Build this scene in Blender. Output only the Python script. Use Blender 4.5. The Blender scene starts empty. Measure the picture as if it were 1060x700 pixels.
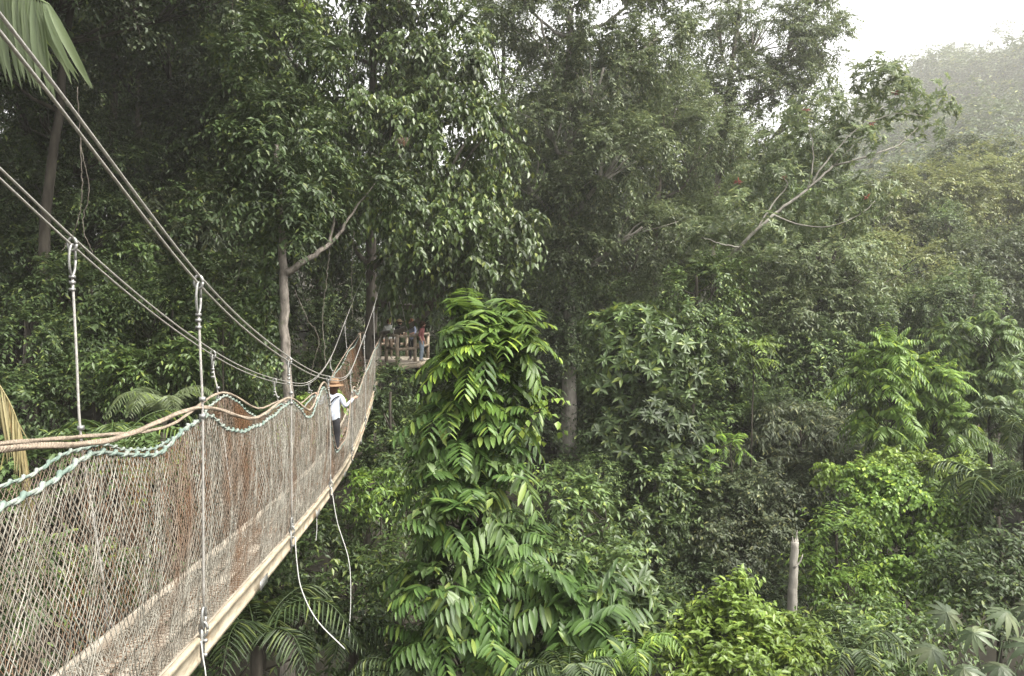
import bpy, math, random
import numpy as np
from mathutils import Vector

rng = np.random.default_rng(7)
random.seed(7)
S = bpy.context.scene
COL = S.collection
CZ = 20.0                       # eye height of the camera above datum
F = 800.0; CX, CY = 530.0, 330.0
R = math.radians
rad = math.radians

def P(px, py, d):
    return np.array([(px-CX)/F*d, d, CZ+(CY-py)/F*d])

def norm(a):
    return a/np.maximum(np.linalg.norm(a, axis=-1, keepdims=True), 1e-9)

def ss(a, b, x):
    t = np.clip((np.asarray(x, float)-a)/(b-a), 0, 1)
    return t*t*(3-2*t)

# ------------------------------------------------------------------ terrain height
def ground_z(x, y):
    x = np.asarray(x, float); y = np.asarray(y, float)
    z = -13 + 9*ss(16, 46, y) + 7*ss(3, 26, -x)*ss(4, 20, y) + 5*ss(60, 120, np.hypot(x, y))
    s = x/np.maximum(y, 1.0)
    slope = np.interp(s, [-1, .1, .2, .3, .38, .44, .5, .58, .6625, .8, 1.2, 2.5], [0, 0, .01, .05, .12, .165, .21, .245, .27, .295, .28, .1])
    z = z + 420*slope*ss(95, 420, np.hypot(x*.6, y))*np.where(y > 0, 1, 0)
    hm = ss(110, 300, y)*ss(.2, .45, s)
    z = z + hm*(7*np.sin(x*.085+y*.02)+6*np.sin(x*.05-y*.045+2)+4*np.sin(x*.14+y*.05+1))
    z = z + 0.5*np.sin(x*.31+1.3)*np.cos(y*.27) + 0.25*np.sin(x*.9+y*.7)
    far = ss(30, 130, np.hypot(x, y))
    z = z + far*(3*np.sin(x*.055+.6)*np.cos(y*.06) + 2*np.sin(x*.11+y*.09))
    return z+CZ

# ------------------------------------------------------------------ mesh helpers
class MB:
    def __init__(self):
        self.V = []; self.F = []; self.n = 0
    def add(self, V, *faces):
        V = np.asarray(V, float).reshape(-1, 3)
        for f in faces:
            f = np.asarray(f, int)
            if f.size: self.F.append(f+self.n)
        self.V.append(V); self.n += len(V)
    def box(self, c, size, ax=None):
        c = np.asarray(c, float); h = np.asarray(size, float)/2
        if ax is None: ax = np.eye(3)
        ax = np.asarray(ax, float)
        V = np.array([c+sx*h[0]*ax[0]+sy*h[1]*ax[1]+sz*h[2]*ax[2] for sx in (-1, 1) for sy in (-1, 1) for sz in (-1, 1)])
        self.add(V, [[0, 1, 3, 2], [4, 6, 7, 5], [0, 4, 5, 1], [2, 3, 7, 6], [0, 2, 6, 4], [1, 5, 7, 3]])
    def beam(self, a, b, w, h, up=(0, 0, 1)):
        a = np.asarray(a, float); b = np.asarray(b, float)
        t = norm(b-a); s = norm(np.cross(t, up)); u = np.cross(s, t)
        self.box((a+b)/2, (np.linalg.norm(b-a), w, h), [t, s, u])
    def tubes(self, Q, rr, sides=5, cap=True):
        Q = np.asarray(Q, float)
        if Q.ndim == 2: Q = Q[None]
        n, m, _ = Q.shape
        rr = np.broadcast_to(np.asarray(rr, float), (n, m))
        T = norm(np.gradient(Q, axis=1))
        ov = norm(Q[:, -1]-Q[:, 0])
        ref = np.where(np.abs(ov[:, 2:3]) > .7, np.array([[1., 0.13, 0]]), np.array([[0.1, 0.07, 1.]]))[:, None, :]
        A = np.zeros_like(T); A[:, 0] = norm(np.cross(T[:, 0], ref[:, 0]+.37*np.array([[.3, .9, .2]])))
        for i in range(1, m): A[:, i] = norm(A[:, i-1]-(A[:, i-1]*T[:, i]).sum(-1, keepdims=True)*T[:, i])
        B = np.cross(T, A)
        th = np.arange(sides)/sides*2*np.pi
        V = Q[:, :, None]+rr[:, :, None, None]*(np.cos(th)[None, None, :, None]*A[:, :, None]+np.sin(th)[None, None, :, None]*B[:, :, None])
        idx = np.arange(n*m*sides).reshape(n, m, sides)
        nx = np.roll(idx, -1, axis=2)
        Fq = np.stack([idx[:, :-1], nx[:, :-1], nx[:, 1:], idx[:, 1:]], -1).reshape(-1, 4)
        fs = [Fq]
        if cap and sides >= 3:
            fs.append(idx[:, 0, ::-1].reshape(-1, sides)); fs.append(idx[:, -1].reshape(-1, sides))
        self.add(V.reshape(-1, 3), *fs)
    def lathe(self, prof, c, seg=12, ax=None):
        prof = np.asarray(prof, float); c = np.asarray(c, float)
        ax = np.eye(3) if ax is None else np.asarray(ax, float)
        th = np.arange(seg)/seg*2*np.pi
        m = len(prof)
        V = c+prof[:, 0][:, None, None]*(np.cos(th)[None, :, None]*ax[0]+np.sin(th)[None, :, None]*ax[1])+prof[:, 1][:, None, None]*ax[2]
        idx = np.arange(m*seg).reshape(m, seg); nx = np.roll(idx, -1, 1)
        self.add(V.reshape(-1, 3), np.stack([idx[:-1], nx[:-1], nx[1:], idx[1:]], -1).reshape(-1, 4))
    def prism(self, poly, z0, z1):
        poly = np.asarray(poly, float); n = len(poly)
        V = np.concatenate([np.c_[poly, np.full(n, z0)], np.c_[poly, np.full(n, z1)]])
        i = np.arange(n); j = (i+1) % n
        self.add(V, np.stack([i, j, j+n, i+n], -1), [i[::-1]], [i+n])
    def build(self, name, mat, root=None, smooth=False):
        me = bpy.data.meshes.new(name)
        V = np.concatenate(self.V)
        if root is not None: V = V-np.array(root.location)
        loops = np.concatenate([f.reshape(-1) for f in self.F]).astype(np.int32)
        cnt = np.concatenate([np.full(len(f), f.shape[1]) for f in self.F])
        st = np.concatenate([[0], np.cumsum(cnt)[:-1]]).astype(np.int32)
        me.vertices.add(len(V)); me.vertices.foreach_set('co', V.astype(np.float32).ravel())
        me.loops.add(len(loops)); me.loops.foreach_set('vertex_index', loops)
        me.polygons.add(len(cnt)); me.polygons.foreach_set('loop_start', st)
        if smooth: me.polygons.foreach_set('use_smooth', np.ones(len(cnt), bool))
        me.update(calc_edges=True)
        if mat is not None: me.materials.append(mat)
        o = bpy.data.objects.new(name, me); COL.objects.link(o)
        if root is not None: o.parent = root
        return o

def sub(o, parent, root):        # a sub-part whose vertices are already local to root
    o.parent = parent
    return o

def thing(name, label, cat, loc, group=None, kind=None):
    o = bpy.data.objects.new(name, None); COL.objects.link(o)
    o.location = Vector([float(v) for v in loc]); o.empty_display_size = .2
    return tag(o, label, cat, group, kind)

def tag(o, label=None, cat=None, group=None, kind=None):
    if label: o['label'] = label
    if cat: o['category'] = cat
    if group: o['group'] = group
    if kind: o['kind'] = kind
    return o

def copy_thing(root, loc, rz, sc, label=None, group=None):
    r = root.copy(); COL.objects.link(r)
    r.location = Vector([float(v) for v in loc]); r.rotation_euler = (0, 0, rz); r.scale = sc if hasattr(sc, '__len__') else (sc, sc, sc)
    if label: r['label'] = label
    if group: r['group'] = group
    for ch in list(root.children):
        c = ch.copy(); COL.objects.link(c); c.parent = r
        for g in list(ch.children):
            q = g.copy(); COL.objects.link(q); q.parent = c
    return r

# ------------------------------------------------------------------ materials
def newmat(name):
    m = bpy.data.materials.new(name); m.use_nodes = True
    nt = m.node_tree; nt.nodes.clear()
    out = nt.nodes.new('ShaderNodeOutputMaterial')
    return m, nt, out

def rgb(c): return (c[0], c[1], c[2], 1)

def leafmat(name, c1, c2, rough=.42, trans=.3, spot=None, spot_amt=.03, spec=.5):
    m, nt, out = newmat(name); N = nt.nodes; L = nt.links
    g = N.new('ShaderNodeNewGeometry')
    r = N.new('ShaderNodeValToRGB'); cr = r.color_ramp
    cr.elements[0].position = 0; cr.elements[0].color = rgb(c1)
    cr.elements[1].position = 1-spot_amt-.12; cr.elements[1].color = rgb(c2)
    if spot is None: spot = (c2[0]*2.0, c2[1]*1.6, c2[2]*1.1)
    e = cr.elements.new(1-spot_amt); e.color = rgb(spot)
    L.new(g.outputs['Random Per Island'], r.inputs['Fac'])
    oi = N.new('ShaderNodeObjectInfo')
    mr = N.new('ShaderNodeMapRange'); mr.inputs[3].default_value = .8; mr.inputs[4].default_value = 1.25
    L.new(oi.outputs['Random'], mr.inputs[0])
    # large soft patches of older and younger leaves
    tc = N.new('ShaderNodeTexCoord'); no = N.new('ShaderNodeTexNoise'); no.inputs['Scale'].default_value = .55; no.inputs['Detail'].default_value = 1
    L.new(tc.outputs['Object'], no.inputs['Vector'])
    m2 = N.new('ShaderNodeMapRange'); m2.inputs[1].default_value = .3; m2.inputs[2].default_value = .7; m2.inputs[3].default_value = .7; m2.inputs[4].default_value = 1.35
    L.new(no.outputs['Fac'], m2.inputs[0])
    mu = N.new('ShaderNodeMath'); mu.operation = 'MULTIPLY'; L.new(mr.outputs[0], mu.inputs[0]); L.new(m2.outputs[0], mu.inputs[1])
    h = N.new('ShaderNodeHueSaturation'); L.new(r.outputs['Color'], h.inputs['Color']); L.new(mu.outputs[0], h.inputs['Value'])
    h.inputs['Saturation'].default_value = .95; h.inputs['Hue'].default_value = .492
    p = N.new('ShaderNodeBsdfPrincipled'); L.new(h.outputs[0], p.inputs['Base Color'])
    p.inputs['Roughness'].default_value = rough; p.inputs['Specular IOR Level'].default_value = spec
    t = N.new('ShaderNodeBsdfTranslucent')
    h2 = N.new('ShaderNodeHueSaturation'); L.new(h.outputs[0], h2.inputs['Color']); h2.inputs['Hue'].default_value = .485; h2.inputs['Value'].default_value = 1.3
    L.new(h2.outputs[0], t.inputs['Color'])
    mx = N.new('ShaderNodeMixShader'); mx.inputs[0].default_value = trans
    L.new(p.outputs[0], mx.inputs[1]); L.new(t.outputs[0], mx.inputs[2]); L.new(mx.outputs[0], out.inputs['Surface'])
    return m

def noisemat(name, c1, c2, scale=6, rough=.85, stretch=(1, 1, 1), bump=.3, c3=None, spec=.2, metal=0, detail=5, lo=.35, hi=.65, d3=(.62, .72), dscale=.35):
    m, nt, out = newmat(name); N = nt.nodes; L = nt.links
    tc = N.new('ShaderNodeTexCoord'); mp = N.new('ShaderNodeMapping'); mp.inputs['Scale'].default_value = stretch
    L.new(tc.outputs['Object'], mp.inputs['Vector'])
    no = N.new('ShaderNodeTexNoise'); no.inputs['Scale'].default_value = scale; no.inputs['Detail'].default_value = detail; no.inputs['Roughness'].default_value = .65
    L.new(mp.outputs[0], no.inputs['Vector'])
    r = N.new('ShaderNodeValToRGB'); r.color_ramp.elements[0].position = lo; r.color_ramp.elements[1].position = hi
    r.color_ramp.elements[0].color = rgb(c1); r.color_ramp.elements[1].color = rgb(c2)
    L.new(no.outputs['Fac'], r.inputs['Fac'])
    colr = r.outputs['Color']
    if c3 is not None:
        n3 = N.new('ShaderNodeTexNoise'); n3.inputs['Scale'].default_value = scale*dscale; n3.inputs['Detail'].default_value = 6; n3.inputs['Roughness'].default_value = .7
        L.new(mp.outputs[0], n3.inputs['Vector'])
        m3 = N.new('ShaderNodeMapRange'); m3.inputs[1].default_value = d3[0]; m3.inputs[2].default_value = d3[1]
        L.new(n3.outputs['Fac'], m3.inputs[0])
        mx = N.new('ShaderNodeMix'); mx.data_type = 'RGBA'
        L.new(m3.outputs[0], mx.inputs[0]); L.new(colr, mx.inputs[6]); mx.inputs[7].default_value = rgb(c3)
        colr = mx.outputs[2]
    p = N.new('ShaderNodeBsdfPrincipled'); L.new(colr, p.inputs['Base Color'])
    p.inputs['Roughness'].default_value = rough; p.inputs['Specular IOR Level'].default_value = spec; p.inputs['Metallic'].default_value = metal
    if bump:
        b = N.new('ShaderNodeBump'); b.inputs['Strength'].default_value = bump; b.inputs['Distance'].default_value = .03
        L.new(no.outputs['Fac'], b.inputs['Height']); L.new(b.outputs[0], p.inputs['Normal'])
    L.new(p.outputs[0], out.inputs['Surface'])
    return m

M = {}
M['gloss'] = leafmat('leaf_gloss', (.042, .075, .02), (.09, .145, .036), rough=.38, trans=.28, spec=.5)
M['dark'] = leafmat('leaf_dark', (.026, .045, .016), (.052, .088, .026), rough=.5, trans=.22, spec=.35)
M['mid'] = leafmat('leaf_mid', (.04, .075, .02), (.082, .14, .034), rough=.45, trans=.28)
M['bright'] = leafmat('leaf_bright', (.06, .12, .018), (.125, .23, .035), rough=.42, trans=.36, spec=.38)
M['lush'] = leafmat('leaf_lush', (.03, .068, .015), (.068, .135, .027), rough=.42, trans=.32, spec=.35, spot=(.13, .19, .03))
M['yellow'] = leafmat('leaf_yellow', (.075, .13, .018), (.135, .22, .028), rough=.42, trans=.36, spot=(.2, .27, .035))
M['olive'] = leafmat('leaf_olive', (.055, .085, .02), (.105, .14, .035), rough=.5, trans=.32, spot=(.2, .2, .04))
M['greyg'] = leafmat('leaf_greygreen', (.042, .06, .028), (.075, .10, .045), rough=.5, trans=.25)
M['pale'] = leafmat('leaf_pale', (.05, .075, .038), (.088, .118, .058), rough=.45, trans=.3, spot=(.11, .135, .065))
M['soft'] = leafmat('leaf_soft', (.06, .092, .038), (.115, .155, .062), rough=.45, trans=.35, spot=(.17, .2, .07))
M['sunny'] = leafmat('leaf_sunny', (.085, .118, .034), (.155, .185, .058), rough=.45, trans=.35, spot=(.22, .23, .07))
M['far'] = leafmat('leaf_far', (.026, .046, .015), (.058, .092, .027), rough=.6, trans=.25, spot=(.15, .17, .04))
M['palm'] = leafmat('palm_leaf', (.14, .19, .095), (.22, .28, .145), rough=.4, trans=.5, spot=(.20, .29, .07))
M['straw'] = leafmat('palm_straw', (.16, .14, .06), (.27, .24, .10), rough=.55, trans=.3, spot=(.33, .24, .10))
M['deadleaf'] = leafmat('leaf_dead', (.15, .10, .075), (.24, .175, .135), rough=.7, trans=.2)
M['redleaf'] = leafmat('leaf_red', (.13, .045, .03), (.19, .07, .045), rough=.6, trans=.2)
M['bark'] = noisemat('bark_grey', (.07, .06, .048), (.19, .17, .145), 5, .9, (1, 1, .25), .6, (.05, .07, .03))
M['barkpale'] = noisemat('bark_pale', (.085, .075, .062), (.26, .23, .20), 9, .9, (1, 1, .4), .9, (.09, .095, .06))
M['barkdark'] = noisemat('bark_dark', (.02, .017, .013), (.055, .048, .038), 5, .9, (1, 1, .25), .6, (.022, .034, .013))
M['barkwhite'] = noisemat('bark_white', (.17, .155, .135), (.36, .34, .30), 5, .85, (1, 1, .3), .6, (.09, .085, .06))
M['soil'] = noisemat('forest_floor', (.012, .011, .008), (.03, .027, .018), 1.2, .95, (1, 1, 1), .5, (.025, .04, .015))
M['hill'] = noisemat('hill_floor', (.03, .045, .016), (.06, .08, .028), .3, .95)
M['steel'] = noisemat('galvanised_cable', (.28, .27, .25), (.44, .42, .39), 30, .45, (1, 1, 1), .1, (.22, .20, .17), .5, .35)
M['steeldark'] = noisemat('galvanised_fitting', (.16, .16, .15), (.30, .30, .29), 30, .5, (1, 1, 1), .1, (.16, .11, .07), .5, .5)
M['rope'] = noisemat('brown_rope', (.15, .12, .092), (.30, .245, .19), 30, .9, (1, 1, 1), .3, (.18, .13, .09))
M['edge'] = noisemat('edge_rope', (.16, .175, .15), (.29, .315, .285), 22, .9, (1, 1, 1), .4, (.13, .175, .15), dscale=.3, d3=(.44, .56))
M['net'] = noisemat('weathered_net', (.115, .105, .085), (.33, .315, .27), 9, .9, (1, 1, .6), 0, (.15, .09, .055), dscale=.11, d3=(.50, .68))
M['netbrown'] = noisemat('stained_net', (.105, .08, .06), (.25, .21, .17), 9, .9, (1, 1, .6), 0, (.16, .085, .045), dscale=.11, d3=(.40, .60))
M['beam'] = noisemat('worn_beam', (.21, .175, .125), (.40, .35, .265), 7, .7, (2, .5, 2), .2, (.26, .15, .075), .25, dscale=.5, d3=(.54, .68))
M['plank'] = noisemat('deck_plank', (.22, .185, .145), (.40, .355, .29), 6, .8, (3, .3, 3), .25, (.22, .17, .125))
M['timber'] = noisemat('platform_timber', (.15, .115, .085), (.30, .25, .19), 5, .85, (1, 1, 1), .3, (.10, .085, .06))
M['cord'] = noisemat('white_cord', (.42, .42, .40), (.56, .56, .54), 20, .8, bump=.05)
def flat(name, c, rough=.8): return noisemat(name, tuple(v*.8 for v in c), tuple(min(v*1.12, 1) for v in c), 14, rough, bump=.15)
M['skin'] = flat('skin', (.42, .26, .19), .6)
M['shirt_white'] = flat('shirt_white', (.50, .54, .62)); M['pants_dark'] = flat('trousers_dark', (.035, .035, .04))
M['shoe'] = flat('shoe', (.30, .27, .24)); M['hat_tan'] = flat('straw_hat', (.21, .135, .08)); M['hair_brown'] = flat('hair_brown', (.06, .03, .018))
M['strap'] = flat('strap_dark', (.03, .03, .035)); M['shirt_grey'] = flat('shirt_grey', (.30, .31, .29)); M['shirt_black'] = flat('shirt_black', (.02, .02, .028))
M['cap_tan'] = flat('cap_tan', (.42, .33, .20)); M['shirt_blue'] = flat('shirt_bluegrey', (.28, .31, .42)); M['hair_red'] = flat('hair_auburn', (.16, .07, .035))
M['shirt_red'] = flat('shirt_coral', (.27, .10, .10)); M['jeans'] = flat('jeans_pale', (.22, .26, .31)); M['cap_white'] = flat('cap_white', (.66, .67, .68))
M['band'] = flat('hat_band', (.10, .05, .025)); M['eye'] = flat('eye_dark', (.02, .015, .012), .3); M['shorts'] = flat('shorts_brown', (.16, .12, .09))

# ------------------------------------------------------------------ leaves
class Leaves:
    def __init__(self): self.a = []
    def add(self, p, d, n, l, w):
        k = len(p)
        self.a.append(np.concatenate([p, d, n, np.broadcast_to(np.asarray(l, float).reshape(-1, 1), (k, 1)), np.broadcast_to(np.asarray(w, float).reshape(-1, 1), (k, 1))], 1))
    def build(self, name, mat, root=None, hero=False, droop=.12, fold=.16, wide=.42):
        A = np.concatenate(self.a); p, d, n, l, w = A[:, :3], norm(A[:, 3:6]), A[:, 6:9], A[:, 9:10], A[:, 10:11]
        s = norm(np.cross(d, n)); n = np.cross(s, d)
        k = len(p); mb = MB()
        if not hero:
            V = np.stack([p, p+d*l*wide-s*w*.5+n*w*fold, p+d*l-n*l*droop, p+d*l*wide+s*w*.5+n*w*fold], 1)
            b = np.arange(k)[:, None]*4
            mb.add(V.reshape(-1, 3), b+np.array([[0, 3, 2]]), b+np.array([[0, 2, 1]]))
        else:
            ts = [0, .22, .5, .78, 1]; ws = [.12, .8, 1, .68, .04]
            rows = []
            for t, ww in zip(ts, ws):
                c = p+d*l*t-n*l*droop*t*t*1.3
                rows += [c-s*w*.5*ww+n*w*fold*ww, c, c+s*w*.5*ww+n*w*fold*ww]
            V = np.stack(rows, 1); b = np.arange(k)[:, None]*15
            fs = []
            for i in range(4):
                o = i*3
                fs += [b+np.array([[o, o+1, o+4, o+3]]), b+np.array([[o+1, o+2, o+5, o+4]])]
            mb.add(V.reshape(-1, 3), *fs)
        return mb.build(name, mat, root)

UP = np.array([0, 0, 1.])
def sprays(LV, C, O, Rr, ntw, nlf, L, W, mode='alt', droop=.3, leafdroop=.3, upb=.25, spread=.75, jit=.25):
    """leafy twigs radiating from every clump centre C along the outward directions O"""
    n = len(C)
    if n == 0: return
    C = C[:, None, :]; O = O[:, None, :]; Rr = np.asarray(Rr, float).reshape(-1, 1, 1)
    T = norm(O*.8+rng.normal(size=(n, ntw, 3))*spread+UP*upb)
    RR = Rr*rng.uniform(.55, 1.3, (n, ntw, 1)); dr = droop*rng.uniform(.25, 1.6, (n, 1, 1, 1))*np.ones((n, ntw, 1, 1)); ld = leafdroop*rng.uniform(.3, 1.6, (n, 1, 1, 1))
    if mode == 'rosette':
        tip = C+T*RR+np.array([0, 0, -1.])*dr[:, :, 0]*RR
        A = norm(np.cross(T, rng.normal(size=T.shape))); B = np.cross(T, A)
        th = (np.arange(nlf)/nlf*2*np.pi)[None, None, :]+rng.uniform(0, 6.28, (n, ntw, 1))+rng.normal(size=(n, ntw, nlf))*.18
        D = np.cos(th)[..., None]*A[:, :, None]+np.sin(th)[..., None]*B[:, :, None]+.35*T[:, :, None]-UP*ld
        p = np.broadcast_to(tip[:, :, None], D.shape)
        Nn = T[:, :, None]*1.0+UP*.5+rng.normal(size=D.shape)*.15
    else:
        if mode == 'pinnate':
            k = nlf//2; t = np.repeat(np.linspace(.15, 1, k), 2)[None, None, :, None]
            t = np.broadcast_to(t, (n, ntw, nlf, 1))
        else:
            t = (np.linspace(.12, 1, nlf)[None, None, :, None]+rng.uniform(-.06, .06, (n, ntw, nlf, 1)))
        sg = np.where(np.arange(nlf) % 2 == 0, 1., -1.)[None, None, :, None]
        Sv = norm(np.cross(T, UP))[:, :, None]
        p = C[:, :, None]+T[:, :, None]*RR[:, :, None]*t-UP*dr*RR[:, :, None]*t*t
        Tl = T[:, :, None]-UP*2*dr*t
        D = Tl*.55+Sv*sg*.85-UP*ld+rng.normal(size=p.shape)*jit
        if mode == 'pinnate':
            D = Tl*.5+Sv*sg*.9-UP*ld+rng.normal(size=p.shape)*.07
        Nn = UP+O[:, :, None]*.35+rng.normal(size=p.shape)*(.27 if mode == 'alt' else .12)
    D = D.reshape(-1, 3); p = p.reshape(-1, 3); Nn = np.broadcast_to(Nn, (n, ntw, nlf, 3)).reshape(-1, 3)
    l = L*rng.uniform(.65, 1.2, len(D))
    if mode == 'pinnate':
        tt = np.broadcast_to(t, (n, ntw, nlf, 1)).reshape(-1); l = L*(.55+.75*np.sin(np.pi*(.12+.8*tt)))*rng.uniform(.9, 1.1, len(D))*.85
    LV.add(p, D, Nn, l, l*W/L)

SP = {  # species: leaf length, width, clump radius, twigs, leaves per twig, ...
 'drape':  dict(L=.255, W=.125, R=.95, ntw=9, nlf=11, mode='alt', droop=.75, leafdroop=.75, upb=.05, mat='gloss', dens=1.15),
 'broad':  dict(L=.215, W=.088, R=.95, ntw=10, nlf=12, mode='alt', droop=.4, leafdroop=.28, upb=.12, mat='mid', dens=1.05),
 'small':  dict(L=.16, W=.07, R=.85, ntw=11, nlf=14, mode='alt', droop=.35, leafdroop=.25, upb=.12, mat='mid', dens=1.1),
 'fine':   dict(L=.24, W=.055, R=.7, ntw=9, nlf=12, mode='alt', droop=.55, leafdroop=.5, upb=.2, mat='greyg', dens=1.1),
 'whorl':  dict(L=.36, W=.13, R=.6, ntw=5, nlf=8, mode='rosette', droop=.05, leafdroop=.22, upb=.5, mat='mid', dens=1.2),
 'feather':dict(L=.30, W=.085, R=1.0, ntw=6, nlf=18, mode='pinnate', droop=.45, leafdroop=.4, upb=.3, mat='bright', dens=1.2),
 'vine':   dict(L=.17, W=.125, R=.6, ntw=8, nlf=9, mode='alt', droop=.6, leafdroop=.6, upb=.1, mat='bright', dens=1.1),
 'tiny':   dict(L=.15, W=.065, R=.38, ntw=8, nlf=9, mode='alt', droop=.25, leafdroop=.3, upb=.5, mat='yellow', dens=1.1),
}

def sample_blobs(BC, BR, Rc, dens, lowcut=.55, inner=.5):
    """clump centres spread through the outer part of a set of overlapping ellipsoids"""
    Cs = []; Os = []
    for i in range(len(BC)):
        r = BR[i]; area = 4*np.pi*((r[0]*r[1])**1.6/3+(r[0]*r[2])**1.6/3+(r[1]*r[2])**1.6/3)**(1/1.6)
        k = max(6, int(1.2*dens*area/(Rc*Rc*1.25)))
        u = norm(rng.normal(size=(k*2, 3)))
        keep = rng.uniform(size=len(u)) < np.where(u[:, 2] < -.2, 1-lowcut, 1.0); u = u[keep][:k]
        f = (inner+(1-inner)*rng.uniform(size=(len(u), 1))**.6)*rng.uniform(.88, 1.08, (len(u), 1))
        c = BC[i]+u*r*f
        ok = np.ones(len(c), bool)
        for j in range(len(BC)):
            if j != i: ok &= (np.linalg.norm((c-BC[j])/BR[j], axis=1) > .62)
        Cs.append(c[ok]); Os.append(norm(u/r)[ok])
    return np.concatenate(Cs), np.concatenate(Os)

def polyline(pts, n, wob=0.0):
    pts = np.asarray(pts, float); m = len(pts)
    t = np.linspace(0, m-1, n); out = np.zeros((n, 3))
    ext = np.concatenate([[2*pts[0]-pts[1]], pts, [2*pts[-1]-pts[-2]]])
    for k, tt in enumerate(t):
        i = min(int(tt), m-2); u = tt-i
        p0, p1, p2, p3 = ext[i], ext[i+1], ext[i+2], ext[i+3]
        out[k] = .5*((2*p1)+(-p0+p2)*u+(2*p0-5*p1+4*p2-p3)*u*u+(-p0+3*p1-3*p2+p3)*u**3)
    if wob: out[1:-1] += rng.normal(size=(n-2, 3))*wob
    return out

def crown(root, C, O, sp, name='crown', mat=None, scale=1.0, hero=False, **kw):
    s = dict(SP[sp]); s.update(kw)
    LV = Leaves()
    sprays(LV, C, O, s['R']*scale*rng.uniform(.7, 1.25, len(C)), s['ntw'], s['nlf'], s['L']*scale, s['W']*scale, s['mode'], s['droop'], s['leafdroop'], s['upb'])
    return LV.build(name, M[mat or s['mat']], root, hero=hero)

def make_tree(name, label, cat, base, trunk, tr, blobs, sp, group=None, bark='bark', mat=None, scale=1.0, dens=None, hero=False, lowcut=.55, inner=.5, limbs=True, nbr=5, **kw):
    """trunk: list of points, blobs: [(centre, radii)]"""
    base = np.asarray(base, float)
    root = thing(name, label, cat, base, group)
    if trunk is not None:
        n = max(8, len(trunk)*6)
        Q = polyline(trunk, n, tr*.12); fr = np.linspace(0, 1, n)
        rr = tr*(1.0-.62*fr)+tr*.55*np.exp(-fr*14)
        mb = MB(); mb.tubes(Q, rr, 9); mb.build('trunk', M[bark], root, True)
    BC = np.array([b[0] for b in blobs], float); BR = np.array([b[1] for b in blobs], float)
    Rc = (kw.get('R') or SP[sp]['R'])*scale
    C, O = sample_blobs(BC, BR, Rc, (dens or SP[sp]['dens']), lowcut, inner)
    if trunk is not None and limbs:
        mb = MB()
        for c, r in zip(BC, BR):
            j = int(np.clip(np.argmin(np.abs(Q[:, 2]-(c[2]-r[2]*.9-np.linalg.norm(c[:2]-Q[-1, :2])*.35))), n*.25, n-1))
            a = Q[j]; mid = (a+c)/2+np.array([0, 0, -.12*np.linalg.norm(c-a)])+rng.normal(size=3)*.2
            q = polyline([a, mid, c], 9, tr*.1)
            mb.tubes(q, np.linspace(rr[j]*.62, tr*.14, 9), 6)
            near = np.argsort(np.linalg.norm((C-c)/r, axis=1)+rng.uniform(0, .7, len(C)))[:nbr*3:3]
            for k in near:
                w = polyline([q[5], (q[5]+C[k])/2+rng.normal(size=3)*.1, C[k]], 6, .03)
                mb.tubes(w, np.linspace(tr*.2, .012, 6), 5)
        mb.build('branches', M[bark], root, True)
    crown(root, C, O, sp, mat=mat, scale=scale, hero=hero, **kw)
    return root

def G(px, d, dz=-.2):
    x = (px-CX)/F*d
    return np.array([x, d, float(ground_z(x, d))+dz])

def pb(px, py, d, rx, ry=None, rd=None):
    """an ellipsoid of foliage seen at px,py at distance d"""
    ry = ry or rx; k = d/F
    return (P(px, py, d), (rx*k, (rd or (rx+ry)/2)*k, ry*k))

def pix_tree(name, label, cat, px, d, blobs, sp, tr=.2, top=None, group=None, lean=0, **kw):
    b = G(px, d)
    cz = max(c[0][2] for c in blobs); ctr = np.mean([c[0] for c in blobs], 0)
    tp = np.array(top) if top is not None else np.array([ctr[0]*.6+b[0]*.4, ctr[1]*.6+d*.4, cz])
    mid = (b+tp)/2+np.array([b[0]-tp[0], b[1]-tp[1], 0])*.22
    return make_tree(name, label, cat, b, [b, mid, tp], tr, blobs, sp, group, **kw)

exec_parts = []
# ================================================================== THE BRIDGE
def smooth_interp(xs, ys):
    xs = np.array(xs, float); ys = np.array(ys, float)
    mm = np.gradient(ys, xs)
    def f(x):
        x = np.asarray(x, float); i = np.clip(np.searchsorted(xs, x)-1, 0, len(xs)-2)
        h = xs[i+1]-xs[i]; t = (x-xs[i])/h
        return ((2*t**3-3*t**2+1)*ys[i]+(t**3-2*t**2+t)*h*mm[i]+(-2*t**3+3*t**2)*ys[i+1]+(t**3-t**2)*h*mm[i+1])
    return f
def XR(d): return -1.6-.112*np.asarray(d, float)
DB = [0, 1.75, 5.45, 9.05, 12.75, 16.5, 20.2, 23.9, 28]
beam_z = smooth_interp(DB, [-1.72, -1.92, -2.25, -2.54, -2.79, -2.90, -2.70, -2.24, -1.60])
cabR_z = smooth_interp([0, 2.91, 5.48, 9.05, 12.6, 16.0, 19.3, 23.9, 28], [1.97, 1.11, .27, -.475, -.96, -1.16, -.62, .35, 1.35])
cabL_z = smooth_interp([0, 4.52, 5.45, 9.05, 13.2, 16.8, 20, 23.9, 28], [2.4, .85, .545, -.40, -1.07, -1.37, -1.08, -.1, 1.0])
hrR_z = smooth_interp([0, 2.91, 3.76, 5.45, 7.15, 9.05, 10.5, 12.75, 13.1, 13.6, 14.6, 15.7, 16.5, 18.4, 20.2, 23.9, 28], [-.40, -.49, -.60, -.627, -.92, -.93, -1.24, -1.36, -1.80, -2.22, -2.37, -2.25, -1.64, -1.68, -1.42, -.96, -.58])
hrL_z = smooth_interp([0, 4.4, 5.45, 7.2, 9.05, 11.2, 12.75, 14.6, 16.5, 18.4, 20.2, 23.9, 28], [-.5, -.71, -.83, -1.0, -.87, -1.30, -1.36, -1.62, -1.6, -1.7, -1.42, -.96, -.58])
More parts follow.
